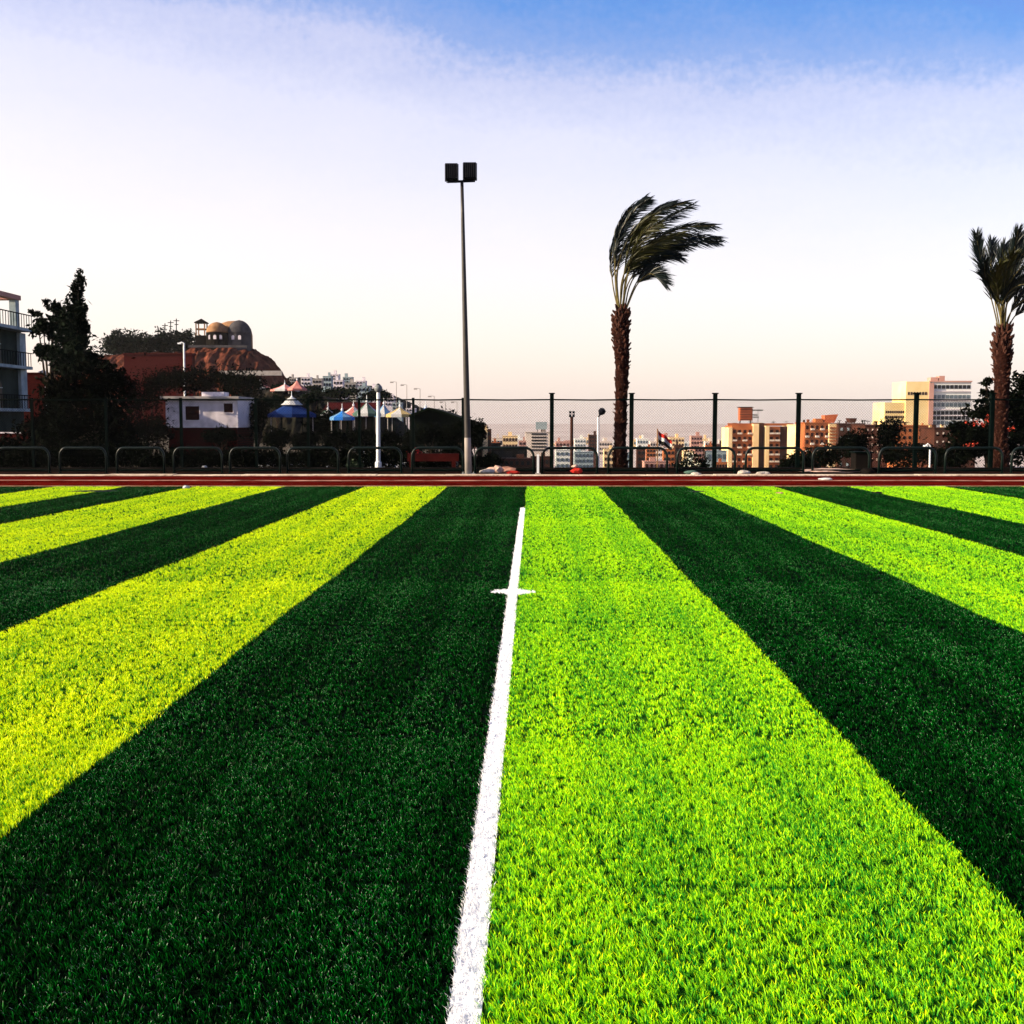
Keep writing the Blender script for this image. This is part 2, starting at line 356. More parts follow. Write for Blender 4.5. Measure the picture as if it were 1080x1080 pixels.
for (y0, y1, dens, h0, h1, wd, five) in zones:
    X, Y = blades(y0, y1, dens, h0, h1, wd, five, 1.2)
    u, v = w2f(X, Y)
    keep = Y < FAR - .02
    for s_ in SEAMS:           # pile is thinner over the cross seams, broken here and there
        wseam = .007 + .0020 * s_
        brk = np.sin(X * 2.3 + s_ * 5) + np.sin(X * 5.1 + s_) > -.35
        keep &= ~((np.abs(v - s_ + .01 * np.sin(X * 1.7)) < wseam) & brk & (rng.random(len(X)) < .92))
    X, Y, u, v = X[keep], Y[keep], u[keep], v[keep]
    idx = np.searchsorted(np.array(B), u + .012 * np.sin(v * 1.1 + np.round(u)) + .006 * np.sin(v * 4.3) + rng.normal(0, .008, len(u))) - 1
    light = ((idx - i0) % 2 == 0)
    white = in_line(u + rng.normal(0, .003, len(u)), v)
    clsid = np.where(white, 2, np.where(light, np.where(idx < i0 - 1, 3, 0), 1))
    n = len(X)
    h = rng.uniform(h0, h1, n) * (1 + .12 * low_noise(X, Y)); az = rng.uniform(0, 2 * np.pi, n)
    lean = np.abs(rng.normal(.45, .3, n)) * h
    # prevailing lie of the pile: towards the far left
    lx = np.cos(az) * lean - .25 * h; ly = np.sin(az) * lean + .10 * h
    fa = rng.uniform(0, 2 * np.pi, n)
    wx, wy = np.cos(fa) * wd / 2 * rng.uniform(.7, 1.3, n), np.sin(fa) * wd / 2
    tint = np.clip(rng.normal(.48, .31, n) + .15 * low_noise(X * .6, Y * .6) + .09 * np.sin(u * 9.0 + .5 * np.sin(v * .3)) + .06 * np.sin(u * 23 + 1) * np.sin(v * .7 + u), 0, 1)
    Z0 = np.full(n, .0)
    for c in range(4):
        k = clsid == c
        if not k.any(): continue
        x, y, hh, a1, a2, b1_, b2_, tt = X[k], Y[k], h[k], lx[k], ly[k], wx[k], wy[k], tint[k]
        m_ = len(x)
        if five:
            P = np.empty((m_, 5, 3))
            P[:, 0] = np.stack([x - b1_, y - b2_, np.zeros(m_)], 1); P[:, 1] = np.stack([x + b1_, y + b2_, np.zeros(m_)], 1)
            P[:, 2] = np.stack([x + b1_ * .85 + a1 * .35, y + b2_ * .85 + a2 * .35, hh * .62], 1)
            P[:, 3] = np.stack([x - b1_ * .85 + a1 * .35, y - b2_ * .85 + a2 * .35, hh * .62], 1)
            P[:, 4] = np.stack([x + a1, y + a2, hh], 1)
            base = np.arange(m_)[:, None] * 5
            Fc = np.concatenate([base + np.array([[0, 1, 2]]), base + np.array([[0, 2, 3]]), base + np.array([[3, 2, 4]])])
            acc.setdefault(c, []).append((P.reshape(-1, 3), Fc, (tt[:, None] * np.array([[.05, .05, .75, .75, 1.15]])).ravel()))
        else:
            P = np.empty((m_, 3, 3))
            P[:, 0] = np.stack([x - b1_, y - b2_, np.zeros(m_)], 1); P[:, 1] = np.stack([x + b1_, y + b2_, np.zeros(m_)], 1)
            P[:, 2] = np.stack([x + a1 * .8, y + a2 * .8, hh], 1)
            base = np.arange(m_)[:, None] * 3
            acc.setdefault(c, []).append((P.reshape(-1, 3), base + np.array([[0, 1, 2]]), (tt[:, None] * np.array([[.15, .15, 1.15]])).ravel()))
info = {0: ('light_green_grass', 'blade_light', 'bright lime green artificial grass blades of the light stripes'),
        1: ('dark_green_grass', 'blade_dark', 'dark green artificial grass blades of the dark stripes, with highlights painted on the tips'),
        2: ('white_grass', 'blade_white', 'white artificial grass blades forming the pitch line and its cross mark'),
        3: ('yellow_green_grass', 'blade_yellow', 'yellow green artificial grass blades of the light stripes left of the white line')}
for c, lst in acc.items():
    Vs, Fs, Ts, off = [], [], [], 0
    for P, Fc, T in lst:
        Vs.append(P); Fs.append(Fc + off); Ts.append(T); off += len(P)
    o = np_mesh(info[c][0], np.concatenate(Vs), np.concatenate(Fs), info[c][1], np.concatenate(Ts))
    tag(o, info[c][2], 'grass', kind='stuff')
del acc

# ------------------------------------------------------------------ running track, kerbs
def sheet(name, y0, y1, z, m_, x0=-70, x1=70):
    mb = MB(); mb.add([(x0, y0, z), (x1, y0, z), (x1, y1, z), (x0, y1, z)], [(0, 1, 2, 3)])
    return tag(mb.build(name, m_), kind='structure')
mb = MB().box(-70, 70, FAR + .0, FAR + .10, -.1, .03); tag(mb.build('turf_edging', 'edge'), kind='structure')
sheet('running_track', FAR + .10, 32.2, .004, 'track')
mb = MB(); Yl = gnd(540, 507).y
segs = np.arange(-60, 60.1, 1.5); wob = [.12 * math.sin(x * .35) + .05 * math.sin(x * 1.3) for x in segs]
vs = []; 
for x, w_ in zip(segs, wob): vs += [(x, Yl - .20 + w_, .008), (x, Yl + .22 + w_ * .5 + .1 * math.sin(x * 2.1), .008)]
mb.add(vs, [(2 * i, 2 * i + 2, 2 * i + 3, 2 * i + 1) for i in range(len(segs) - 1)])
tag(mb.build('pale_track_line', 'track_pale'), kind='structure')
mb = MB()
x = -66.0
while x < 66:
    mb.box(x + .006, x + 1.994, 32.15, 32.6, -.1, .04 + rnd.uniform(-.012, .012)); x += 2.0
tag(mb.build('kerb', 'kerb', bevel=.015), kind='structure')
sheet('soil_strip', 32.55, 36.35, .002, 'soil')

# ------------------------------------------------------------------ fence
FY = 35.0
fence = thing('chain_link_fence', (0, FY, 0), 'long dark chain link fence behind the running track', 'fence')
post_px = [-46, 34, 112, 191, 270, 325, 379, 436, 489, 582, 666, 754, 842, 966, 1046, 1130]
RAILZ = zat(421.5, FY)
px_x = [xat(p, FY) for p in post_px]
for i, (p, x) in enumerate(zip(post_px, px_x)):
    top = zat(415.5, FY) if p >= 500 else zat(419.5, FY)
    r_ = .062 if p > 480 else .040
    mb = MB().box(x - r_, x + r_, FY - r_, FY + r_, 0, top)
    if p >= 500: mb.box(x - r_ - .03, x + r_ + .03, FY - r_ - .03, FY + r_ + .03, top, top + .035)
    mb.build('post', 'post_dark', fence, world=True)
mb = MB()
for a_, b_ in zip(px_x[:-1], px_x[1:]):
    sag = .012
    mb.tube([(a_ + .02, FY - .03, RAILZ + .0), ((a_ + b_) / 2, FY - .03, RAILZ - sag), (b_ - .02, FY - .03, RAILZ)], .026, 6)
mb.build('top_rail', 'post_dark', fence, world=True)
MB().box(px_x[0], px_x[-1], FY - .12, FY + .12, -.1, .13).build('plinth', 'stone_dark', fence, world=True)
def link_panel(xa, xb, z0, z1, step=.085, w_=.0034):
    mb = MB(); wd_ = xb - xa; ht = z1 - z0
    k = -ht
    while k < wd_:
        for sgn in (1, -1):
            # line x = k + t, z = t
            t0, t1 = max(0, -k), min(ht, wd_ - k)
            if t1 - t0 < .02: continue
            p0 = (k + t0, t0); p1 = (k + t1, t1)
            if sgn < 0: p0 = (wd_ - p0[0], p0[1]); p1 = (wd_ - p1[0], p1[1])
            yo = .002 * sgn
            mb.add([(xa + p0[0] - w_, FY + yo, z0 + p0[1]), (xa + p0[0] + w_, FY + yo, z0 + p0[1]), (xa + p0[0], FY + yo + w_ * 1.7, z0 + p0[1]),
                    (xa + p1[0] - w_, FY + yo, z0 + p1[1]), (xa + p1[0] + w_, FY + yo, z0 + p1[1]), (xa + p1[0], FY + yo + w_ * 1.7, z0 + p1[1])],
                   [(0, 1, 4, 3), (1, 2, 5, 4), (2, 0, 3, 5)])
        k += step
    return mb
for a_, b_ in zip(px_x[:-1], px_x[1:]):
    link_panel(a_ + .05, b_ - .05, .13, RAILZ - .02).build('mesh_panel', 'wire', fence, world=True)

# ------------------------------------------------------------------ tube barriers in front of the fence
BY = 33.7; BZ = zat(472.5, BY)
def barrier():
    t = thing('tube_barrier', (0, BY, 0), 'x', 'barrier', 'rounded tube barriers standing along the fence')
    W, rr, r_ = 2.0, .28, .042
    pts = [(-W / 2, 0, .0)]
    pts.append((-W / 2, 0, BZ - rr))
    for k in range(1, 7):
        a_ = math.pi / 2 * k / 6; pts.append((-W / 2 + rr - rr * math.cos(a_), 0, BZ - rr + rr * math.sin(a_)))
    for k in range(0, 6):
        a_ = math.pi / 2 * k / 6; pts.append((W / 2 - rr + rr * math.sin(a_), 0, BZ - rr + rr * math.cos(a_)))
    pts += [(W / 2, 0, BZ - rr), (W / 2, 0, 0)]
    MB().tube(pts, r_, 10).build('hoop', 'barrier_paint', t, smooth=True)
    MB().tube([(-W / 2, 0, .10), (W / 2, 0, .10)], .03, 8).build('bottom_rail', 'post_dark', t)
    for s in (-1, 1): MB().lathe((s * W / 2, 0, 0), [(.10, 0), (.10, .018), (.05, .03)], 10).build('foot_plate', 'post_dark', t)
    return t
bpx = [(-8, 52), (59, 112), (120, 174), (180, 235), (240, 297), (300, 358), (365, 425), (432, 490), (499, 565), (570, 632), (640, 706), (713, 778), (785, 850), (856, 920), (926, 990), (996, 1060), (1066, 1130)]
where = ['cut by the left edge of the photo', 'in front of the tall dark tree', 'just right of the tall dark tree, below the red brick', 'below the white flat roofed hut', 'just right of the white hut, below bushes', 'below the navy blue kiosk roof',
         'behind the green shrub, left of the white lamp post', 'left of the tall floodlight pole, before the red low wall', 'right of the tall floodlight pole', 'enclosing the two thin lamps, left of the palm', 'beside the palm trunk, behind the flag', 'between the flag and the orange apartment block',
         'in front of the orange apartment block', 'in front of the dark brown block, before the rubble heap', 'below the white office tower', 'in front of the right palm trunk', 'cut by the right edge of the photo']
bar0 = barrier()
for i, ((a_, b_), wv) in enumerate(zip(bpx, where)):
    o = bar0 if i == 0 else copy_tree(bar0)
    xa, xb = xat(a_ + 2, BY), xat(b_ - 2, BY)
    o.location = ((xa + xb) / 2, BY + rnd.uniform(-.05, .05), 0); o.scale = ((xb - xa) / 2.0, 1, 1)
    o['label'] = 'dark rounded tube barrier ' + wv

# ------------------------------------------------------------------ big floodlight pole
PB = gnd(494, 500.5); PB.z = 0; PY = PB.y
t = thing('floodlight_pole', PB, 'tall slim grey floodlight pole with two square black lamps, leaning slightly left', 'floodlight')
top = at(487.2, 192, PY)
pts = [PB.lerp(top, k / 8) for k in range(9)]
MB().tube(pts, [.105, .099, .093, .086, .078, .070, .062, .055, .048], 14).build('pole', 'pole_steel', t, world=True, smooth=True)
MB().tube([PB.lerp(top, 0), PB.lerp(top, .24)], [.109, .090], 14).build('sleeve', 'concrete', t, world=True, smooth=True)
mb = MB().box(PB.x - .2, PB.x + .2, PY - .2, PY + .2, .0, .03)
for sx in (-1, 1):
    for sy in (-1, 1): mb.tube([(PB.x + sx * .16, PY + sy * .16, .03), (PB.x + sx * .16, PY + sy * .16, .08)], .015, 6)
mb.build('base_plate', 'galv', t, world=True)
ba, bb = at(472, 191.8, PY), at(501, 190.8, PY)
MB().tube([ba, bb], .038, 8).build('crossbar', 'lamp_black', t, world=True)
for (x0, x1, y0, y1) in ((469, 483.5, 173, 190), (488, 503, 172, 189)):
    p0, p1 = at(x0, y1, PY), at(x1, y0, PY)
    hd = MB().box(p0.x + .02, p1.x - .02, PY - .12, PY + .08, p0.z, p1.z)
    for k in range(7):
        xx = p0.x + .04 + (p1.x - p0.x - .08) * k / 6; hd.box(xx - .008, xx + .008, PY - .20, PY - .12, p0.z + .03, p1.z - .03)
    ho = hd.build('lamp_head', 'lamp_black', t, world=True, bevel=.01)
    MB().box(p0.x - .0, p1.x + .0, PY + .082, PY + .12, p0.z - .02, p1.z + .02).build('lens', 'lamp_glass', ho, world=True)
    MB().tube([(p0.x + .06, PY - .03, p0.z + .05), (p0.x + .06, PY - .03, p0.z - .075), (p1.x - .06, PY - .03, p0.z - .075), (p1.x - .06, PY - .03, p0.z + .05)], .014, 6).build('bracket', 'lamp_black', ho, world=True)

# ------------------------------------------------------------------ trees
def leaf_cloud(blobs, n, size, seed, hole=.35, clump=None, up=.0):
    """blobs: list of (centre, (rx,ry,rz)); leaf quads gathered in clumps"""
    g = np.random.default_rng(seed)
    vol = np.array([b[1][0] * b[1][1] * b[1][2] for b in blobs]) ** .67; vol /= vol.sum()
    Ps = []
    for (c, r_), f in zip(blobs, vol):
        m_ = max(12, int(n * f)); nc = max(6, int(m_ / 22))
        d = g.normal(size=(nc, 3)); d /= np.linalg.norm(d, axis=1)[:, None]
        rad = g.uniform(hole, 1.0, nc) ** .6
        cc = d * rad[:, None] * g.uniform(.85, 1.12, nc)[:, None]
        k = g.integers(0, nc, m_)
        cs = clump if clump else .2
        p = cc[k] + g.normal(size=(m_, 3)) * cs * g.uniform(.5, 1.2, nc)[k][:, None]
        Ps.append(p * np.array(r_)[None] + np.array(c)[None])
    P = np.concatenate(Ps); m_ = len(P)
    a_ = g.normal(size=(m_, 3)); a_ /= np.linalg.norm(a_, axis=1)[:, None]
    b_ = g.normal(size=(m_, 3)); b_ -= (a_ * b_).sum(1)[:, None] * a_; b_ /= np.linalg.norm(b_, axis=1)[:, None]
    s = size * g.uniform(.5, 1.4, m_)[:, None]
    V = np.stack([P - a_ * s, P + b_ * s * .42, P + a_ * s, P - b_ * s * .42], 1).reshape(-1, 3)
    Fc = np.arange(m_ * 4).reshape(-1, 4)
    return V, Fc
SEED = [11]
def tree(name, label, cat, px, Y, blobs, n, size, m_='leaf_dark', group=None, base_z=None, trunk_r=.15, hole=.3, clump=.2, depth=.8, trunk_top=None, stems=3, crown='crown'):
    """blobs in photo pixels: (cx, cy, rx, ry)"""
    X = xat(px, Y); z0 = float(gz(X, Y)) if base_z is None else base_z
    t = thing(name, (X, Y, z0), label, cat, group); SEED[0] += 1
    bl = []
    g = random.Random(SEED[0])
    for (cx, cy, rx, ry) in blobs:
        c = at(cx, cy, Y); k = Y / F
        bl.append(((c.x, Y + g.uniform(-.3, .3) * rx * k, c.z), (rx * k, rx * k * depth, ry * k)))
    V, Fc = leaf_cloud(bl, n, size, SEED[0], hole, clump)
    V = V - np.array([X, Y, z0])[None]
    np_mesh(crown, V, Fc, m_, nper=4, parent=t)
    mb = MB(); top = max(bl, key=lambda b: b[0][2])
    tt = Vector(top[0]) if trunk_top is None else at(trunk_top[0], trunk_top[1], Y)
    b0 = Vector((X, Y, z0 - .1))
    mid = b0.lerp(tt, .5) + Vector((g.uniform(-.1, .1), 0, 0)) * (tt - b0).length * .3
    mb.tube([b0, b0.lerp(mid, .5), mid, tt], [trunk_r, trunk_r * .8, trunk_r * .55, trunk_r * .12], 8)
    for (c, r_) in bl[:10]:
        s = b0.lerp(mid, g.uniform(.6, 1.0)); e_ = Vector(c)
        mb.tube([s, s.lerp(e_, .5) + Vector((0, 0, -.08 * (e_ - s).length)), e_], [trunk_r * .45, trunk_r * .3, trunk_r * .08], 6)
    mb.build('trunk', 'bark', t, world=True)
    return t

# tall dark tree at the left, dark tree under and beside it
tree('tall_tree', 'tall narrow dark tree with pointed top, left side', 'tree', 76, 48,
     [(83, 300, 6, 14), (79, 325, 10, 18), (75, 350, 16, 22), (80, 378, 24, 20), (86, 340, 6, 22)], 5200, .13, 'leaf_dark', trunk_r=.22, hole=.1, clump=.22, trunk_top=(83, 292))
tree('spreading_tree', 'loose spreading tree between the balcony house and the tall pointed tree', 'tree', 55, 50,
     [(57, 325, 12, 9), (45, 345, 14, 10), (58, 352, 14, 14), (38, 330, 7, 5), (62, 335, 10, 12), (50, 372, 16, 12)], 2400, .13, 'leaf_dark', trunk_r=.16, hole=.1, clump=.16)
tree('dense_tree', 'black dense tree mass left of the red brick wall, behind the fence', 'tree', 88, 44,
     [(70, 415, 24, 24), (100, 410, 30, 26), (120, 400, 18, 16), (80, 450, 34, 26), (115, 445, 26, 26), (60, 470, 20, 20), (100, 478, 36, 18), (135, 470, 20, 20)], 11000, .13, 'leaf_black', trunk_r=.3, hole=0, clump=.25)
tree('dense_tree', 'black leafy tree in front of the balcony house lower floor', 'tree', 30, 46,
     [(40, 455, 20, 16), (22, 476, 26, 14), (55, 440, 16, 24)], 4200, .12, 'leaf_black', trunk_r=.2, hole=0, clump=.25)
# hedge and shrubs behind the fence, left half
hedge = [(-14, 22, 488, 13), (18, 28, 486, 14), (52, 28, 484, 16), (92, 28, 484, 16), (132, 26, 482, 17), (168, 24, 486, 13), (205, 24, 486, 13), (240, 24, 484, 14), (275, 24, 484, 15), (312, 24, 486, 13), (345, 24, 484, 14), (376, 22, 484, 15), (412, 22, 483, 15), (445, 22, 487, 11), (472, 20, 484, 14), (512, 16, 489, 9)]
hw = ['at the left edge below the balcony house', 'left of the dense black tree', 'under the dense black tree, left part', 'under the dense black tree, right part', 'right of the dense black tree', 'below the left end of the white hut', 'below the middle of the white hut', 'below the right end of the white hut', 'left of the navy kiosk',
      'below the navy kiosk', 'between the navy kiosk and the green tent', 'behind the small green shrub', 'behind the white lamp post', 'behind the red low wall', 'left of the tall floodlight pole', 'right of the tall floodlight pole']
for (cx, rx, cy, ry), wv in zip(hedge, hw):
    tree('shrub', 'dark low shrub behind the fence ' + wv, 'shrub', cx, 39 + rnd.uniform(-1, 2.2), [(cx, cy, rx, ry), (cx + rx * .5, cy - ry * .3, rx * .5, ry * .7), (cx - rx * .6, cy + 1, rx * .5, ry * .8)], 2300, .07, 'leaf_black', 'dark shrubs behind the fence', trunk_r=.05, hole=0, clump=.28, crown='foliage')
# mid distance dark trees above and around the hut
mids = [(150, 420, 26, 28, 75, 'left of the white hut, below the red brick wall'), (185, 402, 30, 15, 110, 'above the left end of the white hut roof'), (222, 402, 30, 14, 112, 'above the middle of the white hut roof'), (256, 408, 24, 16, 108, 'above the right end of the white hut roof'),
        (268, 440, 18, 22, 82, 'right of the white hut, left of the navy kiosk'), (160, 455, 22, 18, 70, 'below the left end of the white hut'), (232, 460, 18, 8, 70, 'below the right end of the white hut'), (340, 446, 18, 14, 84, 'between the navy kiosk and the green tent'), (468, 452, 18, 18, 75, 'below the dark sloping roof, left of the floodlight pole'),
        (503, 458, 9, 16, 60, 'just right of the floodlight pole'), (440, 465, 16, 12, 70, 'below the big blue tent'), (380, 462, 22, 9, 72, 'below the row of pale tents'), (292, 462, 14, 10, 66, 'under the left half of the navy kiosk'), (322, 464, 14, 9, 68, 'under the right half of the navy kiosk'), (352, 464, 12, 10, 70, 'under the green and white tent'), (410, 464, 12, 9, 68, 'under the yellow tent'),
        (452, 458, 14, 10, 60, 'in front of the dark shed, left'), (474, 462, 12, 12, 60, 'in front of the dark shed, middle'), (486, 452, 8, 12, 62, 'in front of the dark shed, right end'), (290, 424, 10, 7, 130, 'on the slope left of the navy kiosk cap'), (330, 420, 10, 6, 128, 'on the slope right of the navy kiosk cap'), (300, 410, 14, 5, 150, 'behind the pink tents'), (360, 415, 20, 6, 170, 'above the long red roof'), (324, 413, 14, 6, 190, 'on the slope right of the rocky hill'), (397, 417, 14, 6, 175, 'on the slope above the white lamp post')]
for (cx, cy, rx, ry, Y, wv) in mids:
    k = Y / F
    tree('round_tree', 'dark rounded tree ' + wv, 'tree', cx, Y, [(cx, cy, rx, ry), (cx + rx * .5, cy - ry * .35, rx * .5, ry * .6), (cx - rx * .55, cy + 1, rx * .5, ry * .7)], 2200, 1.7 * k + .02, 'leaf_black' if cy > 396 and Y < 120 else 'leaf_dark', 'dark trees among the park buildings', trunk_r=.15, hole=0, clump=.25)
# right-hand flowering tree
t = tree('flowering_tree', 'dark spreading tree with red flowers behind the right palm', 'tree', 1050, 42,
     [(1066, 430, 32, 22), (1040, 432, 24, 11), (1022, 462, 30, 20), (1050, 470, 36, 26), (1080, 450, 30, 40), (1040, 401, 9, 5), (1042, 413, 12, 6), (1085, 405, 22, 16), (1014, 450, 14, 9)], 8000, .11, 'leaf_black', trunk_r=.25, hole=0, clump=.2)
bl = [((at(cx, cy, 41).x, 40.6, at(cx, cy, 41).z), (12 * 42 / F, .3, 6 * 42 / F)) for cx, cy in ((1028, 446), (1040, 440), (1060, 452), (1018, 470))]
V, Fc = leaf_cloud(bl, 150, .05, 5, 0, .3); np_mesh('flowers', V - np.array(t.location)[None], Fc, 'flower_red', nper=4, parent=t)
rt = [(865, 484, 26, 14, 60, 'below the orange block with the red rooftop shed'), (900, 470, 16, 18, 62, 'in front of the dark brown block'), (938, 462, 12, 20, 62, 'below the yellow office wing'), (960, 480, 30, 14, 60, 'below the white office tower'), (840, 490, 14, 9, 58, 'at the foot of the orange apartment block, right end'), (1000, 484, 24, 14, 58, 'left of the right palm, low')]
for (cx, cy, rx, ry, Y, wv) in rt:
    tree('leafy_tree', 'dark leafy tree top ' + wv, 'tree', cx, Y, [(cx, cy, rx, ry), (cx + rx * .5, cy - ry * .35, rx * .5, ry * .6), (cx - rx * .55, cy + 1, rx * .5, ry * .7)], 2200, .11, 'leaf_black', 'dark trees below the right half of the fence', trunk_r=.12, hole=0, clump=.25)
t = tree('flowering_shrub', 'rounded shrub with pale flowers right of the flag', 'shrub', 728, 41, [(728, 488, 14, 12), (740, 492, 10, 8), (718, 492, 8, 7)], 1800, .06, 'leaf_dark', trunk_r=.05, hole=0, clump=.25, crown='foliage')
bl = [((xat(728, 40.8), 40.4, zat(486, 41)), (13 * 41 / F, .2, 9 * 41 / F))]
V, Fc = leaf_cloud(bl, 80, .035, 9, 0, .3); np_mesh('flowers', V - np.array(t.location)[None], Fc, 'flower_white', nper=4, parent=t)
tree('green_shrub', 'small bright green shrub between barriers near the white lamp post', 'shrub', 374, 36.0, [(374, 491, 7, 6), (380, 494, 5, 4)], 500, .07, 'leaf_mid', trunk_r=.03, hole=0, base_z=0, crown='foliage')
M['leaf_mid'].node_tree.nodes['Principled BSDF'].inputs['Roughness'].default_value = .6

# ------------------------------------------------------------------ palms
def bez(pts, n):
    """Catmull-Rom through points"""
    P = [pts[0] * 2 - pts[1]] + list(pts) + [pts[-1] * 2 - pts[-2]]; out_ = []
    m_ = len(pts) - 1
    for i in range(n + 1):
        t_ = i / n * m_; k = min(int(t_), m_ - 1); f = t_ - k
        p0, p1, p2, p3 = P[k], P[k + 1], P[k + 2], P[k + 3]
        out_.append(.5 * ((2 * p1) + (p2 - p0) * f + (2 * p0 - 5 * p1 + 4 * p2 - p3) * f * f + (3 * p1 - p0 - 3 * p2 + p3) * f ** 3))
    return out_
def frond(root, path, Y, dy, leaf_len, m_leaf, g, wind, bare=.30, nl=72):
    """path in photo px; dy = how far the tip goes in depth"""
    pts = []; jx = g.uniform(-2.5, 2.5); jp = g.uniform(-5, 5)
    for i, (px, py) in enumerate(path):
        f = i / (len(path) - 1); pts.append(at(px + jx + jp * math.sin(math.pi * min(1, f * 1.4)) * (1 if i < len(path) - 1 else .3), py, Y + dy * f ** 1.3))
    C_ = bez(pts, 40)
    mb = MB().tube(C_[::2], [.022 * (1 - .85 * i / 20) + .004 for i in range(21)], 5)
    ro = mb.build('frond_stem', 'petiole', root, world=True)
    lb = MB()
    for i in range(nl):
        f = bare + (1 - bare) * (i + g.random() * .6) / nl
        x_ = f * 40; k = min(int(x_), 39); p = C_[k].lerp(C_[k + 1], x_ - k)
        T = (C_[k + 1] - C_[k]).normalized()
        dep = Vector((0, 1, 0)) if abs(dy) < 3 else Vector((1, 0, 0))
        ln = leaf_len * (.45 + .75 * math.sin(math.pi * min(1, (f - bare) / (1 - bare) * .8 + .18))) * g.uniform(.8, 1.1)
        for s in (-1, 1):
            side = (T.cross(dep)).normalized() * s
            out_d = (side * .75 + dep * g.uniform(-.7, .7))
            d = (T * g.uniform(.9, 1.3) + out_d * g.uniform(.45, .75) + wind * .55).normalized()
            tip = p + d * ln + Vector((0, 0, -.12 * ln)) + wind * ln * .15
            mid = p + d * ln * .5
            wv = d.cross(Vector((g.uniform(-1, 1), 1, g.uniform(-1, 1)))).normalized() * .016
            lb.add([p - wv * .6, p + wv * .6, mid + wv, tip, mid - wv], [(0, 1, 2, 4), (4, 2, 3)])
    lb.build('leaflets', m_leaf, ro, world=True)
def palm(px, base_y, Y, trunk, crown_c, fronds, label, wind, seed, w_px, leaf_len, suns=()):
    g = random.Random(seed)
    b = at(px, base_y, Y); b.z = 0 if Y < 36 else float(gz(b.x, Y))
    root = thing('palm_tree', b, label, 'palm tree', 'palm trees behind the fence')
    pts = [b] + [at(x, y, Y) for x, y, _ in trunk]; rs = [w_px / 2 * Y / F * 1.12] + [r_ / 2 * Y / F for _, _, r_ in trunk]
    C_ = bez(pts, 60); RR = np.interp(np.linspace(0, len(pts) - 1, 61), range(len(pts)), rs)
    RR = [r_ * (1 + .06 * math.sin(i * 2.1) + g.uniform(-.04, .04)) for i, r_ in enumerate(RR)]
    tr = MB().tube(C_, RR, 18).build('trunk', 'trunk_palm', root, world=True, smooth=True)
    # leaf-base stubs in a spiral, as a diamond-patterned coat; larger near the top
    sb = MB(); n = 420
    for i in range(n):
        if g.random() < .22: continue
        f = min(.999, max(0, i / n + g.uniform(-.01, .01))); x_ = f * 60; k = min(int(x_), 59); p = C_[k].lerp(C_[k + 1], x_ - k); r_ = RR[k]
        T = (C_[k + 1] - C_[k]).normalized(); a_ = i * 2.399963 + g.uniform(-.45, .45)
        d = Vector((math.cos(a_), math.sin(a_), 0)); s = d.cross(T)
        big = 1 + 1.3 * max(0, (f - .55) / .45)
        q = p + d * r_ * .93; hw_ = .055; ht = .10 * big * g.uniform(.5, 1.7); ot = .035 * big * g.uniform(.3, 2.2) 
        sb.add([q - s * hw_, q + s * hw_, q + s * hw_ * .5 + T * ht + d * ot, q - s * hw_ * .5 + T * ht + d * ot, q - s * hw_ * .9 + T * ht * .5 - d * .01, q + s * hw_ * .9 + T * ht * .5 - d * .01, q + T * ht * .7 + d * (ot + .012)],
               [(0, 1, 6), (1, 2, 6), (2, 3, 6), (3, 0, 6), (2, 5, 4, 3), (1, 5, 2), (0, 3, 4)])
    sb.build('leaf_bases', 'boot', tr, world=True)
    for i, (path, dy) in enumerate(fronds):
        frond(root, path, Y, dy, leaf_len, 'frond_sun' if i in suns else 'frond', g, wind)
    return root
T0 = (654, 330)
fr = [([(653, 330), (650, 292), (650, 255), (660, 228), (682, 208)], .6), ([(654, 330), (653, 285), (657, 248), (668, 224), (684, 211)], -.3), ([(652, 330), (650, 300), (648, 270), (652, 243), (664, 226)], .9),
      ([(655, 330), (656, 290), (668, 252), (690, 226), (727, 213)], -.8), ([(655, 330), (658, 292), (674, 258), (698, 234), (729, 216)], .5), ([(655, 330), (657, 285), (672, 246), (694, 222), (714, 214)], 1.0),
      ([(656, 330), (662, 292), (684, 260), (716, 241), (752, 238)], -.6), ([(656, 330), (662, 290), (688, 262), (722, 250), (762, 252)], .3), ([(656, 330), (664, 296), (690, 268), (722, 256), (756, 256)], 1.1),
      ([(657, 330), (664, 300), (680, 279), (700, 270), (719, 271)], .8), ([(657, 330), (665, 302), (677, 290), (688, 290), (698, 298)], -.5), ([(657, 330), (664, 303), (674, 288), (685, 285), (694, 292)], .7),
      ([(655, 330), (657, 295), (664, 268), (676, 248), (694, 236)], -1.2), ([(654, 330), (656, 290), (662, 262), (674, 240), (690, 228)], -.9), ([(656, 330), (660, 296), (672, 272), (694, 256), (722, 246)], -1.0), ([(656, 330), (661, 298), (676, 276), (698, 262), (728, 260)], -.2)]
palm(655, 498, 35.6, [(654, 470, 12.5), (655, 430, 12.5), (656, 385, 14), (655, 350, 17), (655, 330, 9)], T0, fr,
     'wind blown palm with all fronds swept right, middle of the photo behind the fence', Vector((.70, 0, -.05)), 5, 14, .60, suns=(12, 13, 14))
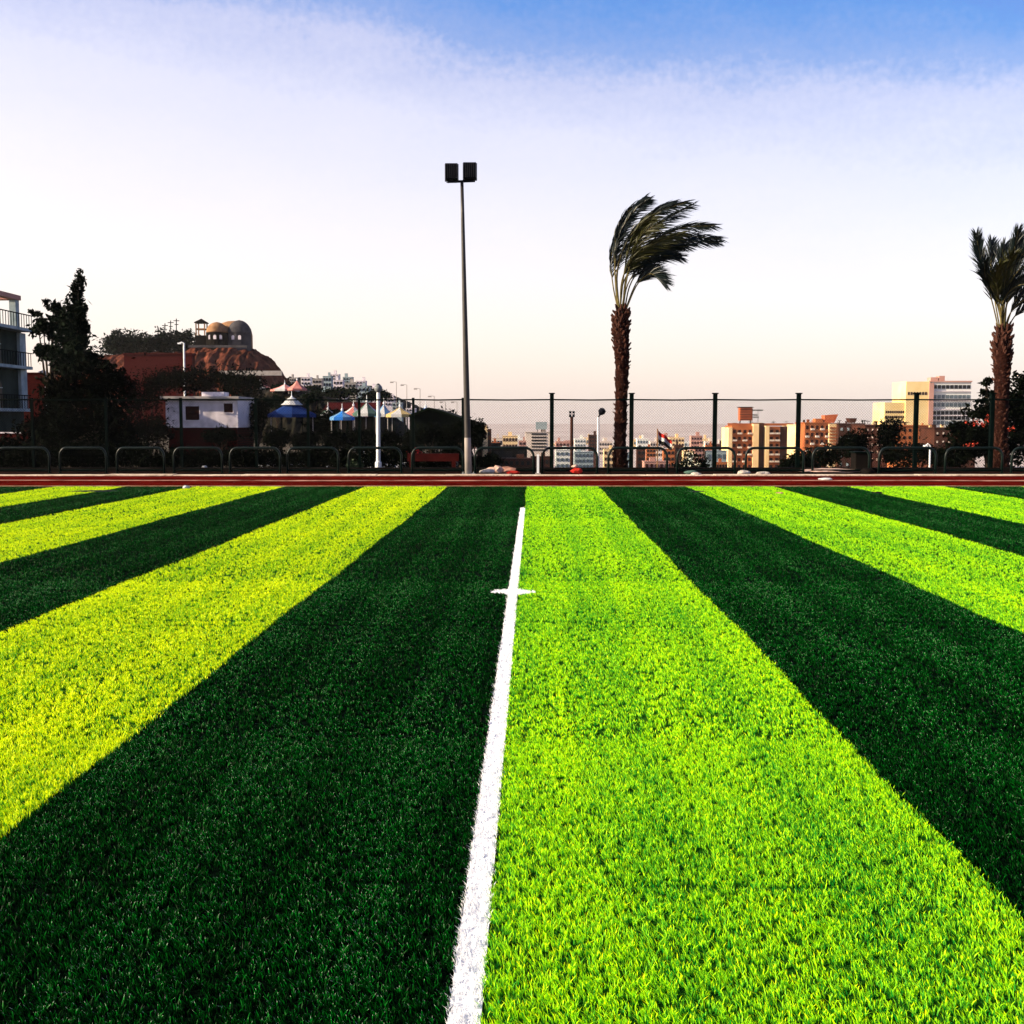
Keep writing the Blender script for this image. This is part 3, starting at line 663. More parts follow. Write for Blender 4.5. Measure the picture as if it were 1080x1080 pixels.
fr2 = [([(1057, 365), (1050, 325), (1040, 290), (1033, 265), (1030, 247)], -.4), ([(1057, 365), (1049, 328), (1038, 296), (1030, 270), (1029, 252)], .6), ([(1057, 365), (1052, 320), (1047, 285), (1045, 268), (1045, 254)], .5),
       ([(1058, 365), (1060, 320), (1066, 285), (1072, 262), (1076, 242)], -.6), ([(1058, 365), (1060, 318), (1062, 290), (1066, 268), (1072, 252)], .8), ([(1058, 365), (1064, 320), (1074, 285), (1084, 260), (1096, 245)], -.3),
       ([(1059, 365), (1064, 322), (1078, 296), (1098, 280), (1120, 276)], .3), ([(1059, 365), (1066, 335), (1080, 318), (1098, 314), (1116, 322)], -.8), ([(1059, 365), (1066, 338), (1082, 324), (1100, 328), (1112, 340)], .9),
       ([(1058, 365), (1060, 325), (1070, 295), (1086, 275), (1108, 262)], -1.0), ([(1058, 365), (1058, 322), (1060, 298), (1064, 280), (1070, 268)], -1.1), ([(1057, 365), (1053, 328), (1050, 305), (1050, 290), (1056, 278)], -1.2), ([(1057, 365), (1052, 330), (1044, 305), (1040, 290), (1040, 276)], -.8), ([(1058, 365), (1062, 326), (1072, 304), (1084, 292), (1098, 288)], -1.3), ([(1058, 365), (1062, 322), (1070, 288), (1078, 262), (1084, 246)], 1.2), ([(1058, 365), (1061, 322), (1066, 294), (1074, 276), (1084, 264)], -.7), ([(1058, 365), (1064, 330), (1076, 306), (1090, 298), (1106, 300)], .4), ([(1057, 365), (1054, 322), (1054, 292), (1058, 272), (1062, 258)], .2), ([(1058, 365), (1060, 330), (1066, 310), (1078, 300), (1092, 306)], -1.2)]
palm(1056, 500, 36.2, [(1055, 470, 13.5), (1056, 430, 13.5), (1057, 395, 16), (1057, 370, 18), (1058, 350, 9)], (1057, 365), fr2,
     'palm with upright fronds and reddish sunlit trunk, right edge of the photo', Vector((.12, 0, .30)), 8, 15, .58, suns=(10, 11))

# ------------------------------------------------------------------ hills (left)
def ridge(name, prof, Y0, depth, m_, seed, rough=.8, base_y=470):
    g = np.random.default_rng(seed)
    xs_ = np.arange(prof[0][0], prof[-1][0] + .1, 1.0); yt = np.interp(xs_, [p[0] for p in prof], [p[1] for p in prof])
    fs_ = np.linspace(-1, 1, 61); V = []
    ph = g.uniform(0, 6, 8)
    for px, py in zip(xs_, yt):
        top = zat(py, Y0)
        for f in fs_:
            Y = Y0 + f * depth; prof_ = max(0, 1 - abs(f) ** 1.6) 
            zb = -3 if Y < 300 else -6
            nv = Vector((px * .20 + seed, f * 8, 0)); nz = rough * 2.6 * (mnoise.fractal(nv, .9, 2.1, 5) + .8 * abs(mnoise.noise(nv * 2.7))) * (.3 + .7 * min(1, abs(f) * 3))
            z = zb + (top - zb) * prof_ + nz * .5 * (1 if abs(f) < .98 else 0)
            V.append((xat(px, Y0) * (1 + 0 * f), Y, z))
    nf = len(fs_); F_ = []
    for i in range(len(xs_) - 1):
        for j in range(nf - 1): F_.append((i * nf + j, (i + 1) * nf + j, (i + 1) * nf + j + 1, i * nf + j + 1))
    o = np_mesh(name, np.array(V), np.array(F_), m_, nper=4); tag(o, kind='structure')
ridge('rocky_hill', [(-60, 460), (60, 400), (95, 382), (112, 376), (150, 372), (200, 372), (212, 364), (240, 363), (264, 366), (274, 371), (288, 380), (296, 392), (304, 406), (312, 425), (320, 446)], 262, 34, 'rock', 4)
ridge('green_slope', [(235, 452), (262, 404), (290, 402), (310, 398), (345, 400), (380, 404), (400, 410), (430, 424), (470, 440), (500, 452), (512, 470)], 330, 55, 'hill_green', 6)

ridge('park_slope', [(215, 462), (246, 420), (262, 411), (325, 411), (345, 419), (400, 428), (425, 446), (440, 470)], 148, 16, 'hill_green', 9, rough=.3)

# hilltop trees, antenna masts
for (cx, cy, rx, ry, wv) in ((124, 358, 15, 11, 'leftmost, left of the antennas'), (146, 358, 16, 9, 'second from the left'), (172, 356, 17, 9, 'below the antennas'), (194, 358, 14, 10, 'just left of the domed building')):
    tree('hilltop_tree', 'dark bushy tree on the rocky hilltop, ' + wv, 'tree', cx, 262, [(cx, cy, rx, ry), (cx - rx * .4, cy + 6, rx * .8, ry * .9), (cx + rx * .5, cy + 6, rx * .8, ry * .9), (cx, cy + 12, rx * 1.2, 5)], 2600, .42, 'leaf_dark', 'trees on the rocky hilltop', base_z=zat(374, 262), trunk_r=.3, hole=0, clump=.25)
for px_, h0, h1, lb in ((174, 348, 341, 'shortest hilltop antenna mast, left of three'), (180, 348, 338, 'middle hilltop antenna mast of three above the trees'), (186, 350, 336, 'tallest hilltop antenna mast, right of three')):
    p0, p1 = at(px_, 368, 266), at(px_, h1, 266)
    t = thing('antenna_mast', p0, lb, 'antenna', 'antenna masts on the rocky hilltop')
    MB().tube([p0, p1], .11, 6).build('mast', 'post_dark', t, world=True)
    mb = MB()
    for dz, wd_ in ((.6, .7), (1.5, .45)): mb.box(p1.x - wd_, p1.x + wd_, 265.9, 266.1, p1.z - dz, p1.z - dz + .16)
    mb.build('crossarm', 'post_dark', t, world=True)

# domed building
DY = 258.0; k = DY / F
def P(px, py):
    p = at(px, py, DY); p.x = xat(px, DY, 355); return p
b = P(236, 366); b.z -= 1
t = thing('domed_building', b, 'ruined domed stone building with arched windows on the rocky hill', 'building')
def dome(c, r_, h_, name, m_, n=24):
    prof = [(r_, 0)] + [(r_ * math.cos(a_), h_ * math.sin(a_)) for a_ in np.linspace(.12, 1.45, 9)] + [(.02, h_ * 1.02)]
    return MB().lathe(c, prof, n).build(name, m_, t, world=True, smooth=True)
def drum(px, r_, py0, py1, Yc, name, m_, n=16):
    c = at(px, py1, DY); c.y = Yc; z0 = P(px, py1).z
    return MB().lathe((c.x, Yc, b.z), [(r_, 0), (r_, P(px, py0).z - b.z)], n).build(name, m_, t, world=True, smooth=False)
wl = drum(229, 11 * k, 351, 366, DY, 'wall', 'stone_dark'); dome((P(229, 0).x, DY, P(229, 351).z), 11 * k, 11 * k, 'dome', 'stone_tan')  # left dome tan: orange sunlight painted into the stone colour
wr = drum(251, 12.5 * k, 352, 366, DY + 1.5, 'wall', 'stone_grey'); dome((P(251, 0).x, DY + 1.5, P(251, 352).z), 12.5 * k, 14.5 * k, 'dome', 'stone_grey')  # right dome grey: bluish shade painted into the stone colour
MB().lathe((P(242, 0).x, DY + 4.5, b.z), [(19 * k, 0), (19 * k, P(0, 352).z - b.z), (17.5 * k, P(0, 345).z - b.z), (13 * k, P(0, 339.5).z - b.z), (7 * k, P(0, 337.3).z - b.z), (.1, P(0, 336.6).z - b.z)], 24).build('rear_vault', 'stone_tan', t, world=True)
MB().box(P(207, 0).x, P(218, 0).x, DY - 1, DY + 1.5, b.z, P(0, 354).z).build('tower', 'stone_dark', t, world=True)
tw = MB(); 
for sx in (208, 217):
    for sy in (DY - .8, DY + 1.3): tw.box(P(sx, 0).x - .12, P(sx, 0).x + .12, sy - .12, sy + .12, P(0, 354).z, P(0, 341).z)
tw.box(P(208, 0).x, P(217, 0).x, DY - .8, DY + 1.3, P(0, 348).z, P(0, 346.5).z); tw.build('lantern', 'stone_tan', t, world=True)
c = (P(212.5, 0).x, DY + .25, P(0, 341).z); MB().lathe(c, [(1.9, 0), (1.9, .2), (.05, 1.1)], 4, R(45)).build('lantern_roof', 'stone_dark', t, world=True)
for px_, rr_, cc, dr in ((224, 11, 229, wl), (229.5, 11, 229, wl), (235, 11, 229, wl), (247, 12.5, 251, wr), (254, 12.5, 251, wr)):
    dx = (px_ - cc) * k; yy = (DY if dr is wl else DY + 1.5) - math.sqrt(max(0, (rr_ * k) ** 2 - dx * dx)) - .06
    x = P(px_, 0).x; z0, z1 = P(0, 358.5).z, P(0, 354).z
    mb = MB(); n = 8; vs = [(x - .33, yy, z0), (x + .33, yy, z0)] + [(x + .33 * math.cos(math.pi * q / n), yy, z1 - .3 + .33 * math.sin(math.pi * q / n)) for q in range(n + 1)]
    m0 = len(vs); vs += [(a_[0], yy + .25, a_[2]) for a_ in vs]
    mb.add(vs, [tuple(range(m0)), tuple(range(2 * m0 - 1, m0 - 1, -1))] + [(i, i + m0, (i + 1) % m0 + m0, (i + 1) % m0) for i in range(m0)])
    mb.build('window', 'plaster_white', t, world=True)
mb = MB().box(P(205, 0).x, P(266, 0).x, DY - 5, DY - 4.5, P(0, 368).z, P(0, 365.5).z)
tag(mb.build('parapet_wall', 'stone_grey'), 'low grey parapet wall at the foot of the domed building', 'wall')
o = MB().box(xat(232, 232), xat(298, 232), 232, 232.6, zat(396, 232), zat(391, 232)).build('retaining_wall', 'concrete'); tag(o, 'pale capped low wall across the middle of the rocky hill', 'wall')
o = MB().box(xat(131, 222, 390), xat(203, 222, 390), 222, 224, -3, zat(374, 222)).box(xat(130, 222, 390), xat(204, 222, 390), 221.8, 224.2, zat(374, 222), zat(372.5, 222)).build('brick_wall', 'brick_red'); tag(o, 'large dark red brick retaining wall on the hill left of the domed building', 'wall')
o = MB().box(xat(150, 90), xat(232, 90), 70, 70.4, -3, zat(452, 70)).build('brick_wall', 'brick_red'); tag(o, 'low dark red brick wall below the white hut', 'wall')
for (x0, x1, yt, Yw, lb) in ((24, 52, 394, 86, 'dark red wall between the balcony house and the trees'), (-40, 40, 457, 60, 'low red brick wall with pale coping below the balcony house')):
    t = thing('brick_wall', (xat((x0 + x1) / 2, Yw), Yw, -1.2), lb, 'wall')
    MB().box(xat(x0, Yw), xat(x1, Yw), Yw, Yw + .3, -1.3, zat(yt, Yw)).build('wall', 'brick_red', t, world=True)
    MB().box(xat(x0, Yw) - .05, xat(x1, Yw) + .05, Yw - .05, Yw + .35, zat(yt, Yw), zat(yt - 1.2, Yw)).build('coping', 'plaster_white' if Yw == 60 else 'roof_red', t, world=True)
o = MB().box(xat(436, 40), xat(487, 40), 37.6, 37.8, zat(486.5, 37.6), zat(478.5, 37.6)).box(xat(438, 40), xat(442, 40), 37.6, 37.8, -1, zat(486.5, 37.6)).box(xat(480, 40), xat(484, 40), 37.6, 37.8, -1, zat(486.5, 37.6)).build('bench', 'roof_red'); tag(o, 'long dark red bench on two supports behind the barrier left of the floodlight pole', 'bench')

# ------------------------------------------------------------------ balcony house (far left)
XF = -37.0; Ya, Yb = 66.0, 83.0
z_roof, z1, z2, z3, zg = 10.6, 8.45, 5.65, 2.5, -1.3
t = thing('balcony_house', (XF, 75, zg), 'pale three storey house with open roof terrace and railed balconies, left edge', 'building')
MB().box(XF - 8, XF, Ya, Yb, zg, z1).build('wall', 'plaster_green', t, world=True)
mb = MB()
for Y in (70.5, 76.5, 82.6): mb.box(XF - .5, XF - .02, Y - .3, Y + .3, z1 + .01, z_roof)
mb.box(XF - 7.9, XF - 7.4, 82.3, 82.9, z1 + .01, z_roof)
mb.build('terrace_column', 'plaster_blue', t, world=True)
MB().box(XF - 8, XF + .1, 82.2, 83.0, z_roof, z_roof + .35).box(XF - .5, XF + .1, Ya, 82.2, z_roof, z_roof + .35).build('pergola_beam', 'conc_pink', t, world=True)
MB().box(XF + .02, XF + .25, 82.2, 83.2, z3, z1 - .3).build('pilaster', 'plaster_blue', t, world=True)
for zz, ot in ((z1, .95), (z2, .8), (z3, .6)):
    s = MB().box(XF + .003, XF + ot, Ya, Yb, zz - .22, zz).build('balcony', 'plaster_blue', t, world=True)
    mb = MB()
    Y = Ya
    while Y <= Yb: mb.box(XF + ot - .06, XF + ot - .02, Y - .02, Y + .02, zz, zz + .95); Y += .42
    mb.box(XF + ot - .08, XF + ot, Ya, Yb, zz + .95, zz + 1.02)
    mb.build('railing', 'post_dark', s, world=True)
for zz in (z2, z3):
    for Y in (71, 75, 79):
        mb = MB(); n = 10; hw_ = .55
        vs = [(XF + .03, Y - hw_, zz + .0), (XF + .03, Y + hw_, zz)] + [(XF + .03, Y + hw_ * math.cos(math.pi * q / n), zz + 1.5 + hw_ * math.sin(math.pi * q / n)) for q in range(n + 1)]
        m0 = len(vs); vs += [(XF - .2, a_[1], a_[2]) for a_ in vs]
        mb.add(vs, [tuple(range(m0)), tuple(range(2 * m0 - 1, m0 - 1, -1))] + [(i, i + m0, (i + 1) % m0 + m0, (i + 1) % m0) for i in range(m0)])
        d = mb.build('arched_door', 'pane', t, world=True)
        MB().box(XF + .035, XF + .07, Y - .03, Y + .03, zz, zz + 1.9).box(XF + .035, XF + .065, Y - hw_, Y + hw_, zz + 1.46, zz + 1.52).build('door_frame', 'plaster_blue', d, world=True)

# ------------------------------------------------------------------ white hut
HY = 78.0; k = HY / F
t = thing('white_hut', at(212, 470, HY), 'white flat roofed hut with two dark windows', 'building'); t.location.z = -2
x0, x1 = xat(175, HY), xat(251, HY); zt, zb = zat(420.5, HY), zat(451, HY)
MB().box(x0, x1, HY, HY + 5, zb, zt).build('wall', 'plaster_white', t, world=True)
MB().box(x0 + .1, x1 - .1, HY + .2, HY + 5, -2, zb).build('plinth', 'brick_red', t, world=True)
MB().box(x0 - .5, x1 + .2, HY - .5, HY + 5.4, zt, zt + .16).build('roof_slab', 'concrete', t, world=True)
MB().box(x0 + 2.3, x0 + 3.9, HY + 1.0, HY + 2.4, zt + .16, zt + .5).build('roof_box', 'plaster_white', t, world=True)
for a_, b_, c_, d_ in ((196, 210.5, 428.5, 443), (236.5, 246, 425.5, 435)):
    wv = MB().box(xat(a_, HY), xat(b_, HY), HY - .02, HY + .1, zat(d_, HY), zat(c_, HY)).build('window', 'pane_brown', t, world=True)
    xa, xb, za, zb_ = xat(a_, HY), xat(b_, HY), zat(d_, HY), zat(c_, HY)
    MB().box(xa - .06, xb + .06, HY - .07, HY, za - .07, za - .001).box(xa - .06, xa - .001, HY - .05, HY, za, zb_).box(xb + .001, xb + .06, HY - .05, HY, za, zb_).build('window_frame', 'plaster_white', wv, world=True)

# ------------------------------------------------------------------ tents / kiosks
def pavilion(px, hwpx, y_ap, y_ev, Y, mats, label, sides=8, posts=True, cap=None, flat=.0, cat='tent', name='tent', g0=None):
    X = xat(px, Y); g0 = float(gz(X, Y)) if g0 is None else g0; zA, zE = zat(y_ap, Y), zat(y_ev, Y); r_ = hwpx * Y / F
    t = thing(name, (X, Y, g0), label, cat, 'tents and kiosks in the park')
    mb = MB(); ap = (X, Y, zA)
    for k_ in range(sides):
        a0, a1 = 2 * math.pi * k_ / sides + .2, 2 * math.pi * (k_ + 1) / sides + .2
        mb.mi = k_ % len(mats)
        p0 = (X + r_ * math.cos(a0), Y + r_ * math.sin(a0), zE); p1 = (X + r_ * math.cos(a1), Y + r_ * math.sin(a1), zE)
        h = .42 ; m0 = tuple(ap[i] * (1 - h) + p0[i] * h - (.12 * (zA - zE) if i == 2 else 0) for i in range(3)); m1 = tuple(ap[i] * (1 - h) + p1[i] * h - (.12 * (zA - zE) if i == 2 else 0) for i in range(3))
        v0 = (p0[0], p0[1], zE - .22); v1 = (p1[0], p1[1], zE - .22)
        mb.add([ap, m0, m1, p0, p1, v0, v1], [(0, 1, 2), (1, 3, 4, 2), (3, 5, 6, 4)])
    ro = mb.build('canopy', mats, t, world=True)
    so = ro.modifiers.new('solid', 'SOLIDIFY'); so.thickness = .03
    MB().lathe((X, Y, zA - .02), [(.08, 0), (.10, .1), (.03, .22), (.02, .5), (.005, .55)], 8).build('finial', 'white_paint', ro, world=True)
    if cap: MB().lathe((X, Y, zA - .42 * (zA - zE)), [(r_ * .47, 0), (r_ * .36, .12 * (zA - zE)), (r_ * .22, .36 * (zA - zE)), (.05, .46 * (zA - zE) + .06)], 12).build('cap', cap, ro, world=True)
    if posts:
        for k_ in range(sides if sides < 7 else 6):
            a0 = 2 * math.pi * k_ / (sides if sides < 7 else 6) + .2
            MB().tube([(X + r_ * .86 * math.cos(a0), Y + r_ * .86 * math.sin(a0), g0), (X + r_ * .86 * math.cos(a0), Y + r_ * .86 * math.sin(a0), zE)], .04, 6).build('post', 'concrete' if k_ % 3 == 0 else 'post_dark', t, world=True)
    return t
pavilion(308, 25, 420, 437, 80, ['canvas_navy', 'canvas_navy'], 'navy blue kiosk roof with white cap, right of the white hut', 8, cap='canvas_white', name='kiosk', cat='kiosk')
pavilion(346, 14, 431, 439, 86, ['canvas_green', 'canvas_white'], 'green and white striped tent right of the navy kiosk')
pavilion(361, 13, 433, 440, 78, ['canvas_light_blue', 'canvas_blue'], 'small light blue tent between the green and pink tents')
pavilion(373, 15, 428, 437, 92, ['canvas_white', 'canvas_pink'], 'white and pink tent left of the white lamp post')
pavilion(387, 15, 424, 436, 84, ['canvas_green', 'canvas_white'], 'pointed dark green tent just left of the white lamp post')
pavilion(405, 10, 426, 437, 96, ['canvas_light_blue', 'canvas_white'], 'pale blue tent behind the white lamp post')
pavilion(422, 15, 429, 437, 82, ['canvas_yellow', 'canvas_white'], 'pale yellow tent left of the big blue tent')
pavilion(449, 17, 430, 438.5, 76, ['canvas_blue', 'canvas_blue'], 'bright blue pointed tent left of the floodlight pole')
pavilion(301, 15, 405, 411, 145, ['canvas_pink', 'canvas_white'], 'pink and white tent on the slope below the rocky hill, left of two', g0=zat(417, 148))
pavilion(314, 10, 401, 410, 140, ['canvas_pink', 'canvas_pink'], 'pink pointed tent on the slope above the navy kiosk', 6, g0=zat(417, 148))
pavilion(275, 12, 404, 409, 150, ['canvas_white', 'canvas_pink'], 'small white tent under the right flank of the rocky hill', 6, g0=zat(417, 148))
# long roofs
t = thing('long_shed', (xat(370, 105), 105, -1.2), 'long low shed with dull red roof behind the tents', 'building')
MB().box(xat(342, 105), xat(399, 105), 105.6, 111, -1.3, zat(431, 105)).build('wall', 'stone_dark', t, world=True)
mb = MB(); xa, xb = xat(341, 105), xat(400, 105); za, zc = zat(432, 105), zat(424, 105)
mb.add([(xa, 105, za), (xb, 105, za), (xb, 108, zc), (xa, 108, zc), (xa, 111.5, za), (xb, 111.5, za)], [(0, 1, 2, 3), (3, 2, 5, 4), (0, 3, 4), (1, 5, 2), (0, 4, 5, 1)]); mb.build('roof', 'roof_red', t, world=True)
t = thing('sloping_shed', (xat(468, 66), 66, -1.2), 'dark shed with long roof sloping down to the floodlight pole', 'building')
mb = MB(); Yr = 66
pts = [(452, 432), (470, 437), (494, 446), (494, 474), (432, 474), (432, 440)]
A = [at(px_, py_, Yr) for px_, py_ in pts]; n = len(A)
mb.add([(p.x, Yr, p.z) for p in A] + [(p.x, Yr + 9, p.z) for p in A], [tuple(range(n)), tuple(range(2 * n - 1, n - 1, -1))] + [(i, i + n, (i + 1) % n + n, (i + 1) % n) for i in range(n)])
mb.build('wall', 'roof_dark', t, world=True)
mb = MB()
for (a_, b_) in (((432, 440), (452, 432)), ((452, 432), (470, 437)), ((470, 437), (496, 446.6))):
    p, q = at(*a_, Yr), at(*b_, Yr)
    mb.add([(p.x, Yr - .4, p.z + .01), (q.x, Yr - .4, q.z + .01), (q.x, Yr + 9.4, q.z + .01), (p.x, Yr + 9.4, p.z + .01), (p.x, Yr - .4, p.z + .13), (q.x, Yr - .4, q.z + .13), (q.x, Yr + 9.4, q.z + .13), (p.x, Yr + 9.4, p.z + .13)],
           [(3, 2, 1, 0), (4, 5, 6, 7), (0, 1, 5, 4), (1, 2, 6, 5), (2, 3, 7, 6), (3, 0, 4, 7)])
mb.build('roof', 'leaf_dark', t, world=True)

# ------------------------------------------------------------------ hillside houses (small, pale), left of the floodlight pole
def small_house(x0, x1, yt, yb, Y, m_, label, rows=1, cols=2, group='pale houses on the slope behind the tents', pane='pane', roofbits=True, zbase=None, depth=None):
    X0, X1 = xat(x0, Y), xat(x1, Y); z0 = zat(yb, Y) if zbase is None else zbase; z1_ = zat(yt, Y); dp = depth or max(3, (X1 - X0) * .7)
    t = thing('building', ((X0 + X1) / 2, Y, z0), label, 'building', group)
    MB().box(X0, X1, Y, Y + dp, z0, z1_).build('wall', m_, t, world=True)
    lip = .02 * (X1 - X0); MB().box(X0 - lip, X1 + lip, Y - lip, Y + dp + lip, z1_, z1_ + max(.12, .5 * Y / F)).build('parapet', m_, t, world=True)
    cw = (X1 - X0) / cols; rh = (z1_ - zat(yb, Y)) / rows
    for r_ in range(rows):
        for c_ in range(cols):
            cx = X0 + cw * (c_ + .5); cz = z1_ - rh * (r_ + .55)
            MB().box(cx - cw * .27, cx + cw * .27, Y - .06 - Y * .0003, Y + .05, cz - rh * .24, cz + rh * .24).build('window', pane, t, world=True)
    if roofbits:
        g = random.Random(int(x0 * 7 + Y))
        mb = MB(); bx = X0 + (X1 - X0) * g.uniform(.15, .6); w2 = (X1 - X0) * g.uniform(.15, .3); mb.box(bx, bx + w2, Y + dp * .3, Y + dp * .6, z1_ + .01, z1_ + 2.2 * Y / F * 2); mb.build('stair_head', m_, t, world=True)
    return t
sh = [(318, 328, 398, 406, 300, 'plaster_white', 'small white house on the slope right of the pink tents, leftmost'), (330, 340, 400, 409, 290, 'concrete', 'small grey house on the slope, second from the pink tents'), (341, 350, 397, 408, 298, 'plaster_blue', 'small bluish house in the middle of the slope'),
      (352, 362, 401, 411, 286, 'plaster_white', 'small white house on the slope above the long red roof, left end'), (364, 376, 404, 414, 282, 'concrete', 'small grey house above the middle of the long red roof'), (378, 390, 408, 418, 278, 'plaster_blue', 'bluish house above the right end of the long red roof'), (406, 416, 420, 428, 276, 'plaster_white', 'small white house on the slope right of the white lamp post')]
sh += [(306, 313, 399, 405, 310, 'concrete', 'tiny grey house between the rocky hill and the white slope houses'), (322, 334, 410, 418, 240, 'plaster_white', 'low white house behind the navy kiosk cap, left'), (336, 346, 412, 420, 236, 'plaster_blue', 'low bluish house behind the navy kiosk, right'), (348, 358, 395, 401, 318, 'plaster_white', 'highest small white house on the slope crest'),
       (362, 372, 398, 404, 316, 'plaster_blue', 'highest bluish house on the slope crest, right of the white one'), (376, 386, 402, 408, 312, 'plaster_white', 'small white house on the slope crest left of the lamp globe'), (390, 400, 409, 416, 300, 'plaster_white', 'small white house hidden behind the white lamp post'), (350, 366, 413, 421, 225, 'plaster_white', 'wide white house just above the long red roof'),
       (262, 272, 409, 414, 210, 'plaster_white', 'tiny white shed under the right part of the rocky hill'), (284, 294, 411, 416, 205, 'plaster_white', 'tiny white shed left of the pink and white tent'), (414, 424, 425, 432, 250, 'plaster_blue', 'bluish shed behind the yellow tent'), (428, 438, 431, 437, 240, 'plaster_white', 'white shed between the yellow and blue tents')]
for (x0, x1, yt, yb, Y, m_, lb) in sh: small_house(x0, x1, yt, yb, Y, m_, lb, 2, 3, zbase=-4)

# ------------------------------------------------------------------ city buildings in the valley (right)
city = [(503, 518, 453, 478, 300, 'conc_brown', 'dark small block just right of the floodlight pole', 3, 2), (509, 514, 452.5, 464, 292, 'conc_cream', 'narrow cream shed right of the floodlight pole', 1, 1), (518, 530, 462, 480, 520, 'conc_pale', 'pale low block between the floodlight pole and the billboard block', 2, 4), (530, 546, 460, 480, 560, 'conc_cream', 'cream low block left of the billboard block', 3, 5),
        (554, 583, 456, 476, 640, 'conc_pale', 'wide pale block with striped floors and a billboard on its roof', 6, 1), (586, 601, 466, 482, 760, 'conc_pink', 'pink distant block behind the twin lamp tower', 3, 4), (606, 618, 463, 480, 820, 'conc_grey', 'grey distant block between the two lamps', 4, 4), (621, 630, 459, 478, 700, 'conc_brown', 'brown distant tower left of the single lamp', 5, 3),
        (632, 646, 466, 480, 900, 'conc_pale', 'pale distant block between the single lamp and the palm', 3, 5), (586, 605, 475, 500, 330, 'conc_grey', 'grey block seen through the barrier left of the twin lamp tower', 4, 4), (606, 626, 477, 500, 318, 'plaster_blue', 'bluish block seen through the barrier between the lamps', 4, 5),
        (672, 684, 463, 480, 860, 'conc_grey', 'grey distant block right of the palm trunk', 3, 4), (680, 706, 487, 502, 300, 'conc_pink', 'pink low block behind the barrier below the flag', 2, 5), (686, 700, 466, 482, 900, 'conc_pale', 'pale distant block behind the flag pole', 3, 5), (706, 722, 462, 480, 940, 'conc_cream', 'cream distant block just right of the flag', 4, 5),
        (729, 741, 460, 478, 760, 'conc_pink', 'reddish distant block between the flag and the orange apartments', 4, 4), (733, 744, 472, 497, 420, 'conc_pink', 'salmon block behind the shrub with pale flowers', 5, 3), (744, 756, 466, 480, 880, 'conc_pale', 'pale distant block left of the fence post before the orange apartments', 3, 4), (745, 767, 476, 486, 420, 'plaster_blue', 'low bluish roofed hall left of the orange apartments', 1, 4), (756, 768, 488, 500, 380, 'conc_orange', 'low orange block at the foot of the orange apartments', 2, 4),
        (650, 668, 478, 500, 420, 'plaster_blue', 'bluish block partly hidden by the palm trunk', 4, 4), (525, 560, 484, 500, 260, 'conc_brown', 'brown low block behind the barrier right of the floodlight pole', 2, 6), (505, 556, 472, 486, 330, 'roof_dark', 'dark low block behind the barrier right of the floodlight pole, upper', 1, 4)]
city += [(700, 712, 474, 500, 430, 'conc_orange', 'ochre block behind the flag, lower part', 4, 3), (712, 721, 470, 500, 470, 'conc_brown', 'brown block just right of the flag, lower part', 4, 2), (721, 731, 476, 500, 400, 'conc_cream', 'cream ochre block left of the salmon block', 4, 3), (745, 754, 470, 484, 560, 'conc_orange', 'small ochre block above the bluish hall', 3, 3),
         (757, 767, 469, 484, 590, 'conc_brown', 'brown block between the bluish hall and the orange apartments', 3, 3), (672, 681, 474, 500, 440, 'conc_brown', 'brown block just right of the palm trunk, lower part', 4, 2), (682, 692, 473, 486, 520, 'conc_orange', 'ochre block above the pink low block below the flag', 3, 3), (560, 584, 482, 500, 300, 'conc_brown', 'brown low block behind the white marker post', 2, 5),
         (637, 649, 474, 500, 450, 'conc_cream', 'cream block between the single lamp and the palm trunk, lower part', 4, 3), (518, 527, 467, 480, 480, 'conc_orange', 'small ochre block right of the dark block near the floodlight pole', 2, 3), (547, 555, 465, 480, 540, 'conc_pink', 'small reddish block touching the left of the striped pale block', 3, 2)]
for (x0, x1, yt, yb, Y, m_, lb, rw, cl) in city:
    small_house(x0, x1, yt, yb, Y, m_, lb, rw, cl, 'city buildings in the valley beyond the fence', pane='pane_brown' if 'conc_c' in m_ or 'pink' in m_ else 'pane_blue' if 'grey' in m_ or 'blue' in m_ else 'pane', zbase=-31)
# billboard
t = thing('billboard', at(570, 455, 642), 'blue grey billboard on the roof of the striped pale block', 'billboard')
MB().box(xat(565, 642), xat(577, 642), 642, 643, zat(453, 642), zat(445, 642)).build('panel', 'plaster_blue', t, world=True)
for px_ in (567, 571, 575): MB().box(xat(px_, 642) - .2, xat(px_, 642) + .2, 643.1, 643.5, zat(456, 642), zat(446, 642)).build('leg', 'post_dark', t, world=True)
# more distant pale blocks on the skyline
far_blocks = [(497, 510, 'conc_pink', 'faint pinkish skyline block just right of the floodlight pole'), (519, 529, 'conc_pale', 'faint pale skyline block above the low block right of the floodlight pole'), (536, 552, 'conc_grey', 'faint grey skyline block left of the billboard block'), (584, 592, 'conc_cream', 'faint cream skyline block right of the billboard block'),
              (596, 609, 'conc_pink', 'faint pinkish skyline block right behind the twin lamp tower'), (616, 624, 'conc_cream', 'faint cream skyline block midway between the two lamps'), (634, 648, 'conc_grey', 'faint grey skyline block left of the palm trunk'), (668, 680, 'conc_cream', 'faint cream skyline block between the palm trunk and the flag'),
              (699, 712, 'conc_pink', 'faint pinkish skyline block behind the flag cloth'), (717, 730, 'conc_grey', 'faint grey skyline block above the shrub with pale flowers'), (739, 750, 'conc_cream', 'faint cream skyline block left of the fence post before the apartments'), (755, 768, 'conc_pale', 'faint pale skyline block touching the left edge of the orange apartments')]
